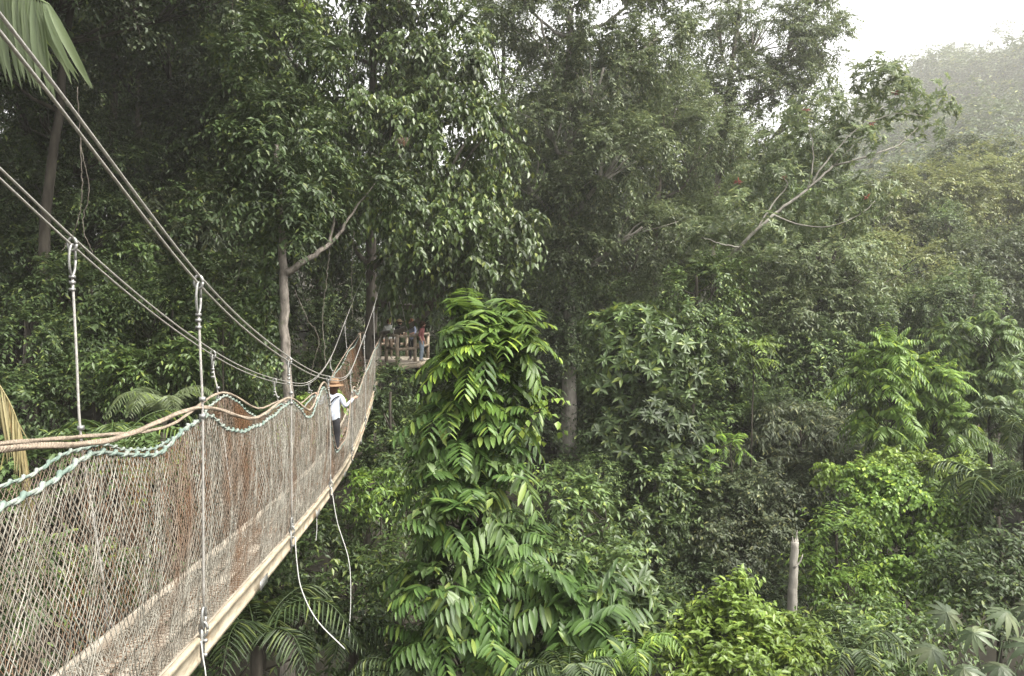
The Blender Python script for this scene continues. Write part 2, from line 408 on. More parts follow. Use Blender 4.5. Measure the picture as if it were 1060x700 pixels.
topR_z = smooth_interp([0, 1.75, 2.91, 3.8, 4.55, 5.3, 5.6, 6.4, 7.4, 8.6, 9.05, 10.6, 12.75, 13.1, 13.6, 14.6, 15.7, 16.5, 18.4, 20.2, 22, 23.9, 26, 28], [-.6, -.62, -.72, -.66, -.80, -.72, -.71, -.93, -1.02, -1.0, -.98, -1.36, -1.42, -1.86, -2.28, -2.42, -2.3, -1.70, -1.78, -1.47, -1.34, -1.02, -.92, -.62])
topL_z = smooth_interp([0, 3.0, 4.4, 5.45, 6.6, 7.9, 9.05, 11, 12.75, 14.6, 16.5, 18.4, 20.2, 22, 23.9, 26, 28], [-.6, -.85, -.95, -.90, -1.12, -1.10, -.92, -1.40, -1.42, -1.74, -1.66, -1.80, -1.47, -1.34, -1.02, -.92, -.62])
WB, WT, WC = .60, .80, .89
LEN = 28.0

bridge = thing('suspension_footbridge', 'narrow netted rope footbridge hanging on steel cables across the forest gully', 'footbridge', (XR(0)-.3, 0, CZ+float(beam_z(0))-.2))
B = bridge
def curve_pts(xf, zf, d): return np.stack([xf(d), d, CZ+zf(d)], -1)

# main cables: two cables each side, each a pair of strands
dd = np.linspace(-1.5, 28, 120); dd2 = np.where(dd < 0, 0, dd)
anchor = np.array([-5.55, 30.1, CZ+2.1])
for xf, zf in ((lambda d: XR(d), cabR_z), (lambda d: XR(d)-WC, cabL_z)):
    mb = MB()
    for k, off in enumerate((.024, -.024)):
        q = np.stack([xf(dd2), dd, CZ+zf(dd2)+np.where(dd < 0, -dd*.3, 0)+off], -1)
        q = np.concatenate([q, [anchor+np.array([0, 0, off])]])
        q[:, 0] += off*.3
        mb.tubes(q, .008, 6)
    mb.build('main_cable', M['steel'], B, True)
# hand ropes
def twisted(mb, q, r_h, r_s, pitch, n_s=2, sides=5):
    T = norm(np.gradient(q, axis=0)); A = norm(np.cross(T, UP)); Bv = np.cross(A, T)
    s = np.concatenate([[0], np.cumsum(np.linalg.norm(np.diff(q, axis=0), axis=1))])
    for k in range(n_s):
        ph = 2*np.pi*(s/pitch+k/n_s)
        mb.tubes(q+r_h*(np.cos(ph)[:, None]*A+np.sin(ph)[:, None]*Bv), r_s, sides)
for xf, zf in ((lambda d: XR(d)+.015, hrR_z), (lambda d: XR(d)-WT, hrL_z)):
    d = np.arange(0, 28.01, .022); mb = MB()
    q = curve_pts(xf, zf, d)
    twisted(mb, q, .0088, .0078, .07, 3, 6)
    mb.build('hand_rope', M['rope'], B, True)
# green and white whipped rope that edges each net
for xf, zf in ((lambda d: XR(d), topR_z), (lambda d: XR(d)-WT+.01, topL_z)):
    d = np.arange(0, 28.01, .02); q = curve_pts(xf, zf, d); mb = MB()
    s = np.arange(len(q)); sag = .008*np.sin(s*.02*9)
    q[:, 2] += sag
    T = norm(np.gradient(q, axis=0)); A = norm(np.cross(T, UP)); Bv = np.cross(A, T)
    L_ = d*1.02
    mb.tubes(q, .0095, 6)
    ph = 2*np.pi*L_/.155
    # wrapping cord: fat where it passes over the top
    mb.tubes(q+.011*(np.cos(ph)[:, None]*A+np.sin(ph)[:, None]*Bv), .0098+.004*np.sin(ph), 6)
    mb.build('edge_rope', M['edge'], B, True)

# nets -------------------------------------------------------------
def net_wall(xt, zt, xb, zb, out_sign, cell=.052, cellh=.084, bulge=.05):
    mb = MB(); m = 26; v = np.linspace(0, 1, m)[None, :]
    H = 1.55; shift = H*cell/cellh
    for sgn in (1, -1):
        d0 = np.arange(-shift, LEN+shift, cell)[:, None]
        d = d0+sgn*shift*(v-.5)+shift*.0
        n = len(d0)
        d = d+rng.normal(size=d.shape)*.003+.006*np.sin(d*7.3+v*5)+.003*np.sin(d*17+v*11)
        inside = (d > 0.0) & (d < LEN)
        dc = np.clip(d, 0, LEN)
        top = np.stack([xt(dc), dc, CZ+zt(dc)], -1); bot = np.stack([xb(dc), dc, CZ+zb(dc)], -1)
        vv = np.clip(v+.004*np.sin(d*23+sgn), 0, 1)[..., None]
        q = top*(1-vv)+bot*vv
        fold = bulge*np.sin(np.pi*vv[..., 0])*(.7+.5*np.sin(dc*1.7)) + .009*np.sin(dc*9+vv[..., 0]*3)*np.sin(np.pi*vv[..., 0])+.005*np.sin(dc*21+1)*np.sin(np.pi*vv[..., 0])
        q[..., 0] += out_sign*fold+rng.normal(size=d.shape)*.003
        full = inside.all(1)
        mb.tubes(q[full],   .0029*rng.uniform(.75, 1.25, (int(full.sum()), 1)), 3, cap=False)
        for i in np.where(~full)[0]:
            w = np.where(inside[i])[0]
            if len(w) > 3: mb.tubes(q[i][w], .0029, 3, cap=False)
    return mb
net_wall(lambda d: XR(d), topR_z, lambda d: XR(d)-.045, lambda d: beam_z(d)+.0, 1).build('side_net', M['net'], B)
net_wall(lambda d: XR(d)-WT+.01, topL_z, lambda d: XR(d)-WB+.04, lambda d: beam_z(d)+.0, -1).build('side_net', M['netbrown'], B)
# net folded over the deck and the thick bundle of spare net along the left foot
mb = MB(); m = 12; v = np.linspace(0, 1, m)[None, :]
for sgn in (1, -1):
    d0 = np.arange(.1, LEN-.35, .085)[:, None]
    d = np.clip(d0+.22*(v if sgn > 0 else 1-v)+rng.normal(size=(len(d0), m))*.006, 0, LEN)
    q = np.stack([XR(d)-.06-(WB-.12)*v, d, CZ+beam_z(d)-.022+.02*np.sin(d*5)*np.sin(np.pi*v)**2+rng.uniform(0, .012, d.shape)], -1)
    mb.tubes(q, .0034, 3, cap=False)
mb.build('deck_net', M['netbrown'], B)
for side, xo in ((0, -WB+.115),):
    mb = MB(); m = 9; v = np.linspace(0, 1, m)[None, :]
    rb = .045
    for sgn in (1, -1):
        d0 = np.arange(.1, LEN-.3, .06)[:, None]
        d = np.clip(d0+sgn*.09*(v-.5)+rng.normal(size=(len(d0), m))*.008, 0, LEN)
        th = np.pi*(-.15+1.3*v); rr = rb*(1+.25*np.sin(d*3.1)+.2*np.sin(d*8+v*4))
        q = np.stack([XR(d)+xo+rr*np.cos(th), d, CZ+beam_z(d)+.015+1.4*rr*np.sin(th)+rng.normal(size=d.shape)*.004], -1)
        mb.tubes(q, .004, 3, cap=False)
    mb.build('net_bundle', M['net'], B)

# deck: two side beams, boards, rungs -------------------------------------------------
DH = DB[1:-1]
for xo, w in ((0, .045), (-WB, .045)):
    mb = MB(); d = np.linspace(0, LEN, 90); zb = beam_z(d); x = XR(d)+xo
    h = .165; pts = []
    sec = np.array([[-w/2, 0], [-w/2, -h], [-w/2+.012, -h-.006], [w/2-.012, -h-.006], [w/2, -h], [w/2, -h+.03], [w/2-.007, -h+.034], [w/2-.007, -.034], [w/2, -.03], [w/2, 0], [w/2-.01, .006], [-w/2+.01, .006]])
    V = np.stack([x[:, None]+sec[None, :, 0], np.broadcast_to(d[:, None], (90, 12)), CZ+zb[:, None]+sec[None, :, 1]], -1)
    idx = np.arange(90*12).reshape(90, 12); nx = np.roll(idx, -1, 1)
    mb.add(V.reshape(-1, 3), np.stack([idx[:-1], idx[1:], nx[1:], nx[:-1]], -1).reshape(-1, 4), idx[:1, ::-1], idx[-1:])
    mb.build('side_beam', M['beam'], B)
mb = MB(); d = np.linspace(.05, LEN-.05, 90)
sec = np.array([[-.014, -.03], [-.014, .115], [.014, .115], [.014, -.03]])
V = np.stack([XR(d)[:, None]-WB+.06+sec[None, :, 0], np.broadcast_to(d[:, None], (90, 4)), CZ+beam_z(d)[:, None]+sec[None, :, 1]], -1)
idx = np.arange(360).reshape(90, 4); nx = np.roll(idx, -1, 1)
mb.add(V.reshape(-1, 3), np.stack([idx[:-1], idx[1:], nx[1:], nx[:-1]], -1).reshape(-1, 4), idx[:1, ::-1], idx[-1:]); mb.build('toe_board', M['plank'], B)
for d in np.arange(3.6, LEN, 3.7):
    for xo, sx in ((.045, 1), (-WB-.045, -1)):
        mb = MB(); x = float(XR(d))+xo+sx*.031; z0, z1 = float(beam_z(d-.17)), float(beam_z(d+.17))
        mb.beam([x-sx*.002+.112*.17, d-.17, CZ+z0-.082], [x-sx*.002-.112*.17, d+.17, CZ+z1-.082], .006, .085); mb.build('splice_plate', M['steeldark'], B)
for k in range(3):       # boards laid lengthwise, butted end to end
    mb = MB(); w = .145; x0 = -.115-k*.185
    seg = 2.9; a = 0.02
    while a < LEN-.1:
        e = min(a+seg, LEN-.02); d = np.linspace(a, e-.02, 8); o = rng.uniform(-.006, .006)
        sec = np.array([[-w/2, -.03], [-w/2, -.062], [w/2, -.062], [w/2, -.03]])
        V = np.stack([XR(d)[:, None]+x0+o+sec[None, :, 0], np.broadcast_to(d[:, None], (8, 4)), CZ+beam_z(d)[:, None]+sec[None, :, 1]+o], -1)
        idx = np.arange(32).reshape(8, 4); nx = np.roll(idx, -1, 1)
        mb.add(V.reshape(-1, 3), np.stack([idx[:-1], idx[1:], nx[1:], nx[:-1]], -1).reshape(-1, 4), idx[:1, ::-1], idx[-1:])
        a = e
    mb.build('deck_board', M['plank'], B)
for d in np.arange(.3, LEN, .42):
    mb = MB(); mb.beam([XR(d)-.024, d, CZ+beam_z(d)-.085], [XR(d)-WB+.024, d, CZ+beam_z(d)-.085], .03, .03); mb.build('rung', M['steel'], B)

# hangers with a thimble at the top, a clamp and a shackle at the foot
def ring(c, w, h, r, ax_t=(0, 1, 0), n=18):
    th = np.linspace(0, 2*np.pi, n)
    ax_t = np.asarray(ax_t, float)
    return np.asarray(c, float)+np.cos(th)[:, None]*ax_t*w+np.sin(th)[:, None]*UP*h
for side in (0, 1):
    for d in DH:
        cz = float((cabR_z if side == 0 else cabL_z)(d)); hz = float((hrR_z if side == 0 else hrL_z)(d)); bz = float(beam_z(d))
        xt = float(XR(d))-(0 if side == 0 else WC); xm = float(XR(d))+.028 if side == 0 else float(XR(d))-WT-.03
        xb = float(XR(d))+.036 if side == 0 else float(XR(d))-WB-.036
        top = np.array([xt, d, CZ+cz-.03]); mid = np.array([xm, d, CZ+hz]); bot = np.array([xb, d, CZ+bz+.16])
        mb = MB(); L0 = max(.06, min(.20, (cz-hz)*.3))
        eye = top-UP*L0
        if cz-hz > .16:
            q = polyline([eye, (eye+mid)/2, mid, (mid+bot)/2, bot], 15)
        else:
            q = polyline([mid, (mid+bot)/2, bot], 9)
        mb.tubes(q, .0095, 6)
        hg = mb.build('hanger', M['steel'], B, True)
        mb = MB()
        mb.tubes(ring(top-UP*(L0*.5), L0*.2, L0*.55, .01), .009, 6)
        mb.tubes(ring(top+UP*.01, .03, .045, .01, (1, 0, 0)), .011, 6)
        sub(mb.build('thimble', M['steeldark'], B, True), hg, B)
        for pt, sz in ((top-UP*(L0+.02), (.034, .03, .022)), (top-UP*(L0+.06), (.034, .03, .022)), (top-UP*(L0+.11), (.034, .03, .022)), (mid+UP*.06, (.036, .034, .03)), (mid-UP*.06, (.036, .034, .03))):
            if pt[2] > mid[2]-.1:
                mb = MB(); mb.box(pt, sz); sub(mb.build('clamp', M['steeldark'], B), hg, B)
        mb = MB()
        sx = .02 if side == 0 else -.02
        mb.tubes(ring(bot-UP*.02, .034, .075, .01), .010, 6)
        mb.tubes(ring(bot-UP*.10, .028, .05, .01, (1, 0, 0)), .010, 6)
        bb = np.array([xb, d, CZ+bz])
        mb.box(bb+UP*-.06+np.array([-sx*.35, 0, 0]), (.012, .05, .28))
        for zz in (-.02, -.12):
            mb.box(bb+UP*zz+np.array([sx*.35, 0, 0]), (.035, .022, .022))
        sub(mb.build('shackle', M['steeldark'], B), hg, B)

# loose cords hanging under the bridge (each its own thing)
def cord(label, pts, r=.007, mat='cord', name='hanging_cord', cat='cord', group='loose cords under the footbridge'):
    pts = [np.asarray(p, float) for p in pts]
    root = MB(); root.tubes(polyline(pts, 28), r, 5)
    o = root.build(name, M[mat], None, True)
    return tag(o, label, cat, group)
def PP(*a): return [P(*t) for t in a]
cord('white cord curving out to a free end, hung from the beam at the long upright', PP((305.5, 556, 9.03), (307, 580, 9.03), (312, 610, 9.05), (328, 642, 9.1), (357, 672, 9.2)))
cord('long white cord hanging almost straight under the beam, right of the curving one', PP((343, 504, 12.72), (349, 540, 12.7), (361, 580, 12.7), (363, 620, 12.7), (361, 660, 12.7)))
cord('short thin grey cord dangling under the beam between the two long white cords', PP((327, 528, 11.0), (328, 545, 11.0), (327, 560, 11.0)), .005)
cord('grey cord end hanging down below the nearest shackle of the beam', PP((208, 664, 5.35), (210, 680, 5.35), (213, 702, 5.35), (211, 730, 5.35)), .005)

# ================================================================== PLATFORM
FZ = CZ-1.58
poly = [(-5.75, 28.3), (-4.55, 28.06), (-3.98, 27.0), (-3.5, 28.3), (-3.3, 31.0), (-4.4, 32.6), (-6.4, 32.3), (-6.6, 29.4)]
pf = thing('treetop_platform', 'weathered timber platform with post rails built round a tall trunk at the far bridge end', 'platform', (-5.3, 30, FZ))
mb = MB(); mb.prism(poly, FZ-.05, FZ); mb.build('deck', M['plank'], pf)
mb = MB(); n = len(poly)
for i in range(n):
    a, b = np.array(poly[i]), np.array(poly[(i+1) % n]); c = np.array([-5.2, 30.3])
    a = a+(c-a)*.012; b = b+(c-b)*.012
    mb.beam([*a, FZ-.14], [*b, FZ-.14], .05, .16)
mb.build('edge_beam', M['beam'], pf)
mb = MB()
for y in np.arange(28.6, 32, .8): mb.beam([-6.3, y, FZ-.16], [-3.4, y, FZ-.16], .06, .15)
mb.build('joist', M['timber'], pf)
for i, (x, y) in enumerate(poly):
    if i == 0 or i > n-2: continue
    c = np.array([-5.2, 30.3]); p = np.array([x, y]); p = p+(c-p)*.035
    mb = MB(); mb.box([*p, FZ+.38], (.11, .11, 1.2)); mb.build('post', M['timber'], pf)
for zz, nm in ((.96, 'top_rail'), (.50, 'middle_rail')):
    for i in range(1, n-2):
        c = np.array([-5.2, 30.3]); a = np.array(poly[i]); b = np.array(poly[(i+1) % n]); a = a+(c-a)*.02; b = b+(c-b)*.02
        if i == n-1: b = np.array([-6.0, 28.4])
        mb = MB(); mb.beam([*a, FZ+zz+.02*(i % 2)], [*b, FZ+zz+.02*(i % 2)], .05, .10); mb.build(nm, M['timber'], pf)
mb = MB()
for p in ((-4.0, 27.1), (-3.55, 28.4), (-3.4, 30.9)):
    mb.tubes(np.array([[*p, FZ-.1], [-5.35, 30.1, CZ+5.0]]), .014, 5)
mb.build('stay_cable', M['steel'], pf)

# ================================================================== PEOPLE
def person(label, loc, face, h=1.65, top='shirt_white', bottom='pants_dark', arms=None, lean=0.0, sleeves=True, headturn=0.0, legspread=.05, shorts=False, bulk=1.0):
    """a skinned body; local frame: +Y is where the person faces; unit height scaled by h"""
    root = thing('person', label, 'person', loc)
    root.rotation_euler = (0, 0, face)
    J = []; Rr = []; E = []; cls = []
    def v(p, r): J.append(p); Rr.append(r); return len(J)-1
    def e(a, b, c): E.append((a, b)); cls.append(c)
    ly = lean
    pel = v((0, 0, .52), (.088*bulk, .062*bulk)); sp = v((0, .01*ly, .62), (.078*bulk*1.06, .056*bulk)); ch = v((0, .10*ly, .735), (.098*bulk, .062*bulk)); nk = v((0, .17*ly, .825), (.034, .034))
    hb = v((0, .19*ly+.012, .875), (.046, .055)); ht = v((0, .20*ly+.008, .945), (.050, .060))
    e(pel, sp, 't'); e(sp, ch, 't'); e(ch, nk, 't'); e(nk, hb, 's'); e(hb, ht, 's')
    ns = v((0, .19*ly+.076, .895), (.009, .010)); e(hb, ns, 's')
    for s in (-1, 1):
        ea = v((s*.056, .19*ly+.008, .90), (.008, .013)); e(ht, ea, 's')
    for s in (-1, 1):
        hp = v((s*.048, 0, .485), (.060, .062)); kn = v((s*(legspread+.006), .02, .275), (.037, .040)); an = v((s*(legspread+.01), -.012, .05), (.024, .026)); to = v((s*(legspread+.018), .085, .018), (.024, .018)); he = v((s*(legspread+.01), -.03, .02), (.02, .02))
        e(pel, hp, 'p'); e(hp, kn, 'p'); e(kn, an, 'k' if shorts else 'p'); e(an, to, 'f'); e(an, he, 'f')
    arms = arms or {}
    for s in (-1, 1):
        el, wr = arms.get(s, ((s*.135, -.01, .635), (s*.13, .05, .50)))
        sh = v((s*.098, .135*ly, .795), (.042, .042)); eb = v(el, (.030, .030)); w = v(wr, (.019, .022))
        dv = norm(np.array(wr)-np.array(el)); pm = np.array(wr)+dv*.035
        pa = v(tuple(pm), (.022, .012))
        e(ch, sh, 't'); e(sh, eb, 't'); e(eb, w, 't' if sleeves else 's'); e(w, pa, 's')
        sd = norm(np.cross(dv, np.array([0, 0, 1.]) if abs(dv[2]) < .8 else np.array([0, 1., 0])))
        nn = np.cross(sd, dv)
        for k, (o, ln) in enumerate(((-.017, .040), (-.006, .046), (.006, .044), (.017, .034))):
            a = v(tuple(pm+sd*o+dv*.02), (.0056, .0056)); b = v(tuple(pm+sd*o*1.15+dv*(.02+ln*.55)-nn*.008), (.005, .005)); c = v(tuple(pm+sd*o*1.15+dv*(.02+ln*.8)-nn*.026), (.0042, .0042))
            e(pa, a, 's'); e(a, b, 's'); e(b, c, 's')
        t1 = v(tuple(pm+sd*.026-dv*.002), (.006, .006)); t2 = v(tuple(pm+sd*.036+dv*.022-nn*.014), (.005, .005)); e(pa, t1, 's'); e(t1, t2, 's')
    me = bpy.data.meshes.new('body_cage'); me.from_pydata([tuple(float(c)*h for c in p) for p in J], E, []); me.update()
    o = bpy.data.objects.new('body_cage', me); COL.objects.link(o)
    md = o.modifiers.new('Skin', 'SKIN'); md.use_smooth_shade = True; md.branch_smoothing = .4
    sv = me.skin_vertices[0].data
    for k, r in enumerate(Rr): sv[k].radius = (r[0]*h, r[1]*h); sv[k].use_root = (k == 0)
    o.modifiers.new('Sub', 'SUBSURF').levels = 2; o.modifiers['Sub'].render_levels = 2
    bpy.context.view_layer.update()
    m2 = bpy.data.meshes.new_from_object(o.evaluated_get(bpy.context.evaluated_depsgraph_get()))
    bpy.data.objects.remove(o); m2.name = 'body'
    names = {'t': top, 's': 'skin', 'p': bottom, 'f': 'shoe', 'k': 'skin'}
    keys = ['t', 's', 'p', 'f']
    m2.materials.clear()
    for k in keys: m2.materials.append(M[names[k]])
    cen = np.array([p.center for p in m2.polygons])/h
    A = np.array([J[a] for a, b in E]); Bv = np.array([J[b] for a, b in E]); er = np.array([(Rr[a][0]+Rr[b][0])/2 for a, b in E])
    AB = Bv-A; t = np.clip(((cen[:, None]-A)*AB).sum(-1)/np.maximum((AB*AB).sum(-1), 1e-9), 0, 1)
    dist = np.linalg.norm(cen[:, None]-(A+AB*t[..., None]), axis=-1)/er
    best = dist.argmin(1)
    cm = {'t': 0, 's': 1, 'p': 2, 'f': 3, 'k': 1}
    for p, b in zip(m2.polygons, best):
        c = cm[cls[b]]
        if c == 2 and p.center.z > .505*h: c = 0
        if c == 0 and p.center.z < .47*h and abs(p.center.x) < .1*h: c = 2
        p.material_index = c; p.use_smooth = True
    bo = bpy.data.objects.new('body', m2); COL.objects.link(bo); bo.parent = root
    hc = np.array([0, .20*ly*h+.01*h, .915*h])
    return root, hc, h
def child(root, mb, name, mat, smooth=True):
    o = mb.build(name, M[mat], None, smooth); o.parent = root; return o
def eyes(root, hc, h):
    for s in (-1, 1):
        mb = MB(); mb.lathe([(0.0001, -.009*h), (.007*h, -.004*h), (.0085*h, 0), (.007*h, .004*h), (.0001, .009*h)], hc+np.array([s*.022*h, .052*h, .004*h]), 8); child(root, mb, 'eye', 'eye')
def dome(hc, r, z0, z1, h, yoff=0.0, n=14):
    mb = MB(); pr = []
    for t in np.linspace(0, 1, 7): pr.append((max(.0005, r*h*math.cos(t*math.pi/2)), (z0+(z1-z0)*math.sin(t*math.pi/2))*h))
    mb.lathe(pr, hc+np.array([0, yoff*h, 0]), n); return mb
def hair(root, hc, h, mat, long=.0):
    mb = MB(); pr = []
    for t in np.linspace(-.55, 1, 9):
        pr.append((max(.0005, .066*h*math.cos(t*math.pi/2)), .062*h*math.sin(t*math.pi/2)+.008*h))
    mb.lathe(pr, hc+np.array([0, -.014*h, 0]), 14)
    if long: mb.lathe([(.02*h, -long*h), (.045*h, -long*.8*h), (.055*h, -.03*h), (.05*h, .02*h)], hc+np.array([0, -.03*h, 0]), 12)
    child(root, mb, 'hair', mat)

# walker on the bridge, seen from behind
wd = 16.3
wk, hc, h = person('person in a white shirt and tan brimmed hat walking away along the netted bridge', (float(XR(wd))-.36, wd, CZ+float(beam_z(wd))-.022), rad(-6), 1.62, 'shirt_white', 'pants_dark',
    arms={-1: ((-.195, .0, .68), (-.235, .09, .775)), 1: ((.175, -.01, .66), (.235, .10, .745))}, lean=.35, bulk=1.28)
hc[2] += .0
eyes(wk, hc, h)
hair(wk, hc, h, 'hair_brown', .13)
ax = np.array([[1, 0, 0], [0, 1, .06], [0, -.06, 1]])
mb = MB(); mb.lathe([(.0005, .105*h), (.030*h, .108*h), (.052*h, .10*h), (.060*h, .085*h), (.068*h, .035*h), (.085*h, .028*h), (.118*h, .020*h), (.122*h, .014*h), (.118*h, .010*h), (.068*h, .022*h), (.06*h, .028*h)], hc, 20, ax); hat = child(wk, mb, 'sun_hat', 'hat_tan')
mb = MB(); mb.lathe([(.0695*h, .036*h), (.0665*h, .058*h)], hc, 20, ax); bnd = child(wk, mb, 'hat_band', 'band'); bnd.parent = hat
mb = MB()
q = polyline([(.095*h, .03*h, .80*h), (.05*h, -.058*h, .775*h), (-.02*h, -.072*h, .69*h), (-.085*h, -.05*h, .58*h), (-.102*h, .0, .555*h)], 16)
mb.tubes(q, .011*h, 6); child(wk, mb, 'shoulder_strap', 'strap')

def on_platform(px, d, label, face, **kw):
    x = (px-CX)/F*d
    return person(label, (x, d, FZ), face, **kw)
p, hc, h = on_platform(402.5, 30.2, 'person in a plain pale grey shirt at the platform rail, left of the black shirt', rad(200), h=1.60, top='shirt_grey', bottom='shorts', lean=.25)
eyes(p, hc, h); hair(p, hc, h, 'hair_brown')
p, hc, h = on_platform(411.5, 29.4, 'person in a black shirt and tan cap standing behind the platform rail', rad(-60), h=1.58, top='shirt_black', bottom='pants_dark', lean=.2, arms={1: ((.13, .06, .64), (.08, .17, .60)), -1: ((-.13, .06, .64), (-.08, .17, .60))}, sleeves=False)
eyes(p, hc, h); hair(p, hc, h, 'hair_brown')
mb = dome(hc, .070, .012, .082, h, -.008); mb.lathe([(.001*h, .012*h), (.05*h, .016*h), (.052*h, .010*h), (.001*h, .006*h)], hc+np.array([0, .055*h, .008*h]), 12); child(p, mb, 'cap', 'cap_tan')
p, hc, h = on_platform(427.0, 29.3, 'person with auburn hair in a blue-grey shirt at the platform rail', rad(150), h=1.62, top='shirt_blue', bottom='pants_dark', lean=.3, arms={1: ((.14, .08, .65), (.06, .17, .62)), -1: ((-.14, .08, .65), (-.06, .17, .62))}, sleeves=False)
eyes(p, hc, h); hair(p, hc, h, 'hair_red', .05)
p, hc, h = on_platform(436.0, 28.55, 'person in a coral red top and pale jeans at the right end of the rail', rad(-100), h=1.52, top='shirt_red', bottom='jeans', lean=.2, sleeves=False)
eyes(p, hc, h); hair(p, hc, h, 'hair_brown', .08)

# ================================================================== PALMS, FERNS
def frond_mesh(pts, n, L, W, droop=.35, down=.0, fwd=.45, side=(-1, 1), rach=.014, taper=True, jit=.05, start=.06, leafdroop=.25):
    """one pinnate frond: a tapering rachis with n leaflets a side"""
    q = polyline(pts, 60); mb = MB()
    mb.tubes(q[::3], np.linspace(rach, rach*.25, len(q[::3])), 5)
    LV = []
    T = norm(np.gradient(q, axis=0)); t = np.linspace(start, .995, n)
    for sg in side:
        i = t*59; i0 = np.clip(i.astype(int), 0, 58); f = (i-i0)[:, None]
        p = q[i0]*(1-f)+q[i0+1]*f; Tt = T[i0]
        Sv = norm(np.cross(Tt, UP+Tt*.01))
        D = norm(Tt*fwd+Sv*sg*(1-down)-UP*(droop+down*1.2)+rng.normal(size=p.shape)*jit)
        Nn = UP*(1-down)+Sv*(-sg)*.35+Sv*down*sg+rng.normal(size=p.shape)*.12
        l = L*(np.sin(np.pi*np.clip(.16+.80*t, 0, 1))**.6 if taper else np.ones(n))*rng.uniform(.9, 1.08, n)
        LV.append((p, D, Nn, l))
    return mb, LV
def add_frond(root, mat, pts, n, L, W, hero=True, name='frond', label=None, **kw):
    mb, LV = frond_mesh(pts, n, L, W, **kw)
    A = Leaves()
    for p, D, Nn, l in LV: A.add(p, D, Nn, l, W*np.clip(l/L, .5, 1))
    o = A.build(name, M[mat], root, hero=hero, droop=kw.get('leafdroop', .25), fold=.18)
    r = mb.build('rachis', M[mat], root); sub(r, o, root)
    if label: o['label'] = label
    return o
def palm(name, label, cat, c, n, L, mat='palm', group=None, leaf=.42, W=.035, trunk=True, tr=.09, rise=.7, nl=26, hero=False, az=None, bark='barkdark', droop=.55):
    """c: where the fronds spring from"""
    c = np.asarray(c, float); gz = float(ground_z(c[0], c[1]))-.1
    root = thing(name, label, cat, (c[0], c[1], min(gz, c[2]-.2)), group)
    if trunk:
        q = polyline([(c[0]+.2, c[1], gz), (c[0]+.1, c[1], (gz+c[2])/2), c], 12); mb = MB(); mb.tubes(q, np.linspace(tr*1.3, tr, 12), 8); mb.build('trunk', M[bark], root, True)
    for k in range(n):
        a = (az[k] if az is not None else k/n*2*np.pi+rng.normal()*.25); up = rise*rng.uniform(.6, 1.3); l = L*rng.uniform(.8, 1.15)
        h = np.array([math.cos(a), math.sin(a), 0])
        pts = [c, c+h*l*.3+UP*l*.38*up, c+h*l*.68+UP*l*.42*up, c+h*l*.98+UP*l*(.25*up-droop*.35)]
        add_frond(root, mat, pts, nl, leaf, W, hero=hero, rach=.012*L/1.5, droop=.3)
    return root

# near palm at the left edge: one frond curves in at the top corner, a yellowing one hangs behind the ropes
pc = np.array([-7.4, 6.9, CZ+.9])
gz0 = float(ground_z(pc[0], pc[1]))-.1
pal = thing('palm_tree', 'near palm at the left edge with one green frond overhead and one yellowing frond', 'palm', (pc[0], pc[1], gz0))
mb = MB(); mb.tubes(polyline([(pc[0]-.2, pc[1]+.1, gz0), (pc[0]-.1, pc[1], (gz0+pc[2])/2), pc], 16), np.linspace(.17, .12, 16), 10); mb.build('trunk', M['bark'], pal, True)
add_frond(pal, 'palm', [pc, P(-260, 60, 6.3), P(-140, -40, 5.9), P(-60, -46, 5.6), P(-5, -24, 5.4), P(44, 2, 5.3)], 62, .70, .062, side=(1,), down=.97, droop=.35, fwd=.16, jit=.03, taper=False, leafdroop=.06, start=.2, label='green frond curving in at the top corner, its leaflets hanging like a curtain')
add_frond(pal, 'palm', [P(5, -19, 5.4), P(26, -8, 5.35), P(44, 1, 5.3), P(52, 5, 5.3)], 16, .54, .05, side=(1,), down=.90, droop=.12, fwd=.75, jit=.05, taper=False, leafdroop=.22, start=.05, label='tip leaflets of the green frond fanning outwards')
add_frond(pal, 'straw', [pc, P(-190, 290, 7.3), P(-70, 340, 7.6), P(-12, 385, 7.7), P(16, 430, 7.75), P(27, 480, 7.8), P(30, 530, 7.8)], 90, .70, .02, side=(-1, 1), down=.55, droop=.45, fwd=.45, jit=.10, leafdroop=.1, start=.15, label='yellowing frond hanging straight down')
for a, u in ((2.2, .9), (3.0, .5), (3.8, .8), (4.6, .6), (5.2, 1.0)):
    h = np.array([math.cos(a), math.sin(a), 0]); l = 2.4
    add_frond(pal, 'palm', [pc, pc+h*l*.3+UP*l*.4*u, pc+h*l*.7+UP*l*.42*u, pc+h*l+UP*l*.1*u], 34, .6, .045, droop=.45)

UPG = 'palms on the gully floor'
palm('understorey_palm', 'dark green palm spreading its fronds low behind the rope netting at left', 'palm', P(120, 462, 15), 9, 1.7, 'mid', None, .45, .035)
palm('understorey_palm', 'small palm with one upright frond between pale trunk and left uprights', 'palm', P(168, 425, 17), 7, 1.2, 'palm', None, .34, .03)
palm('understorey_palm', 'dim palm deep under the footbridge beam, nearest the bottom edge', 'palm', P(265, 668, 12), 9, 1.6, 'dark', None, .46, .04, rise=.8)
palm('understorey_palm', 'dim palm beneath the end of the curving white cord', 'palm', P(365, 672, 15), 8, 1.2, 'dark', None, .40, .04)
palm('understorey_palm', 'dark drooping palm at the right edge above the silvery hand-shaped leaves', 'palm', P(1028, 512, 20), 9, 1.8, 'dark', None, .6, .04, droop=1.3, trunk=False)
palm('understorey_palm', 'tall dim palm between the two far right thickets', 'palm', P(1062, 450, 24), 8, 1.9, 'dark', None, .5, .04, droop=1.0)
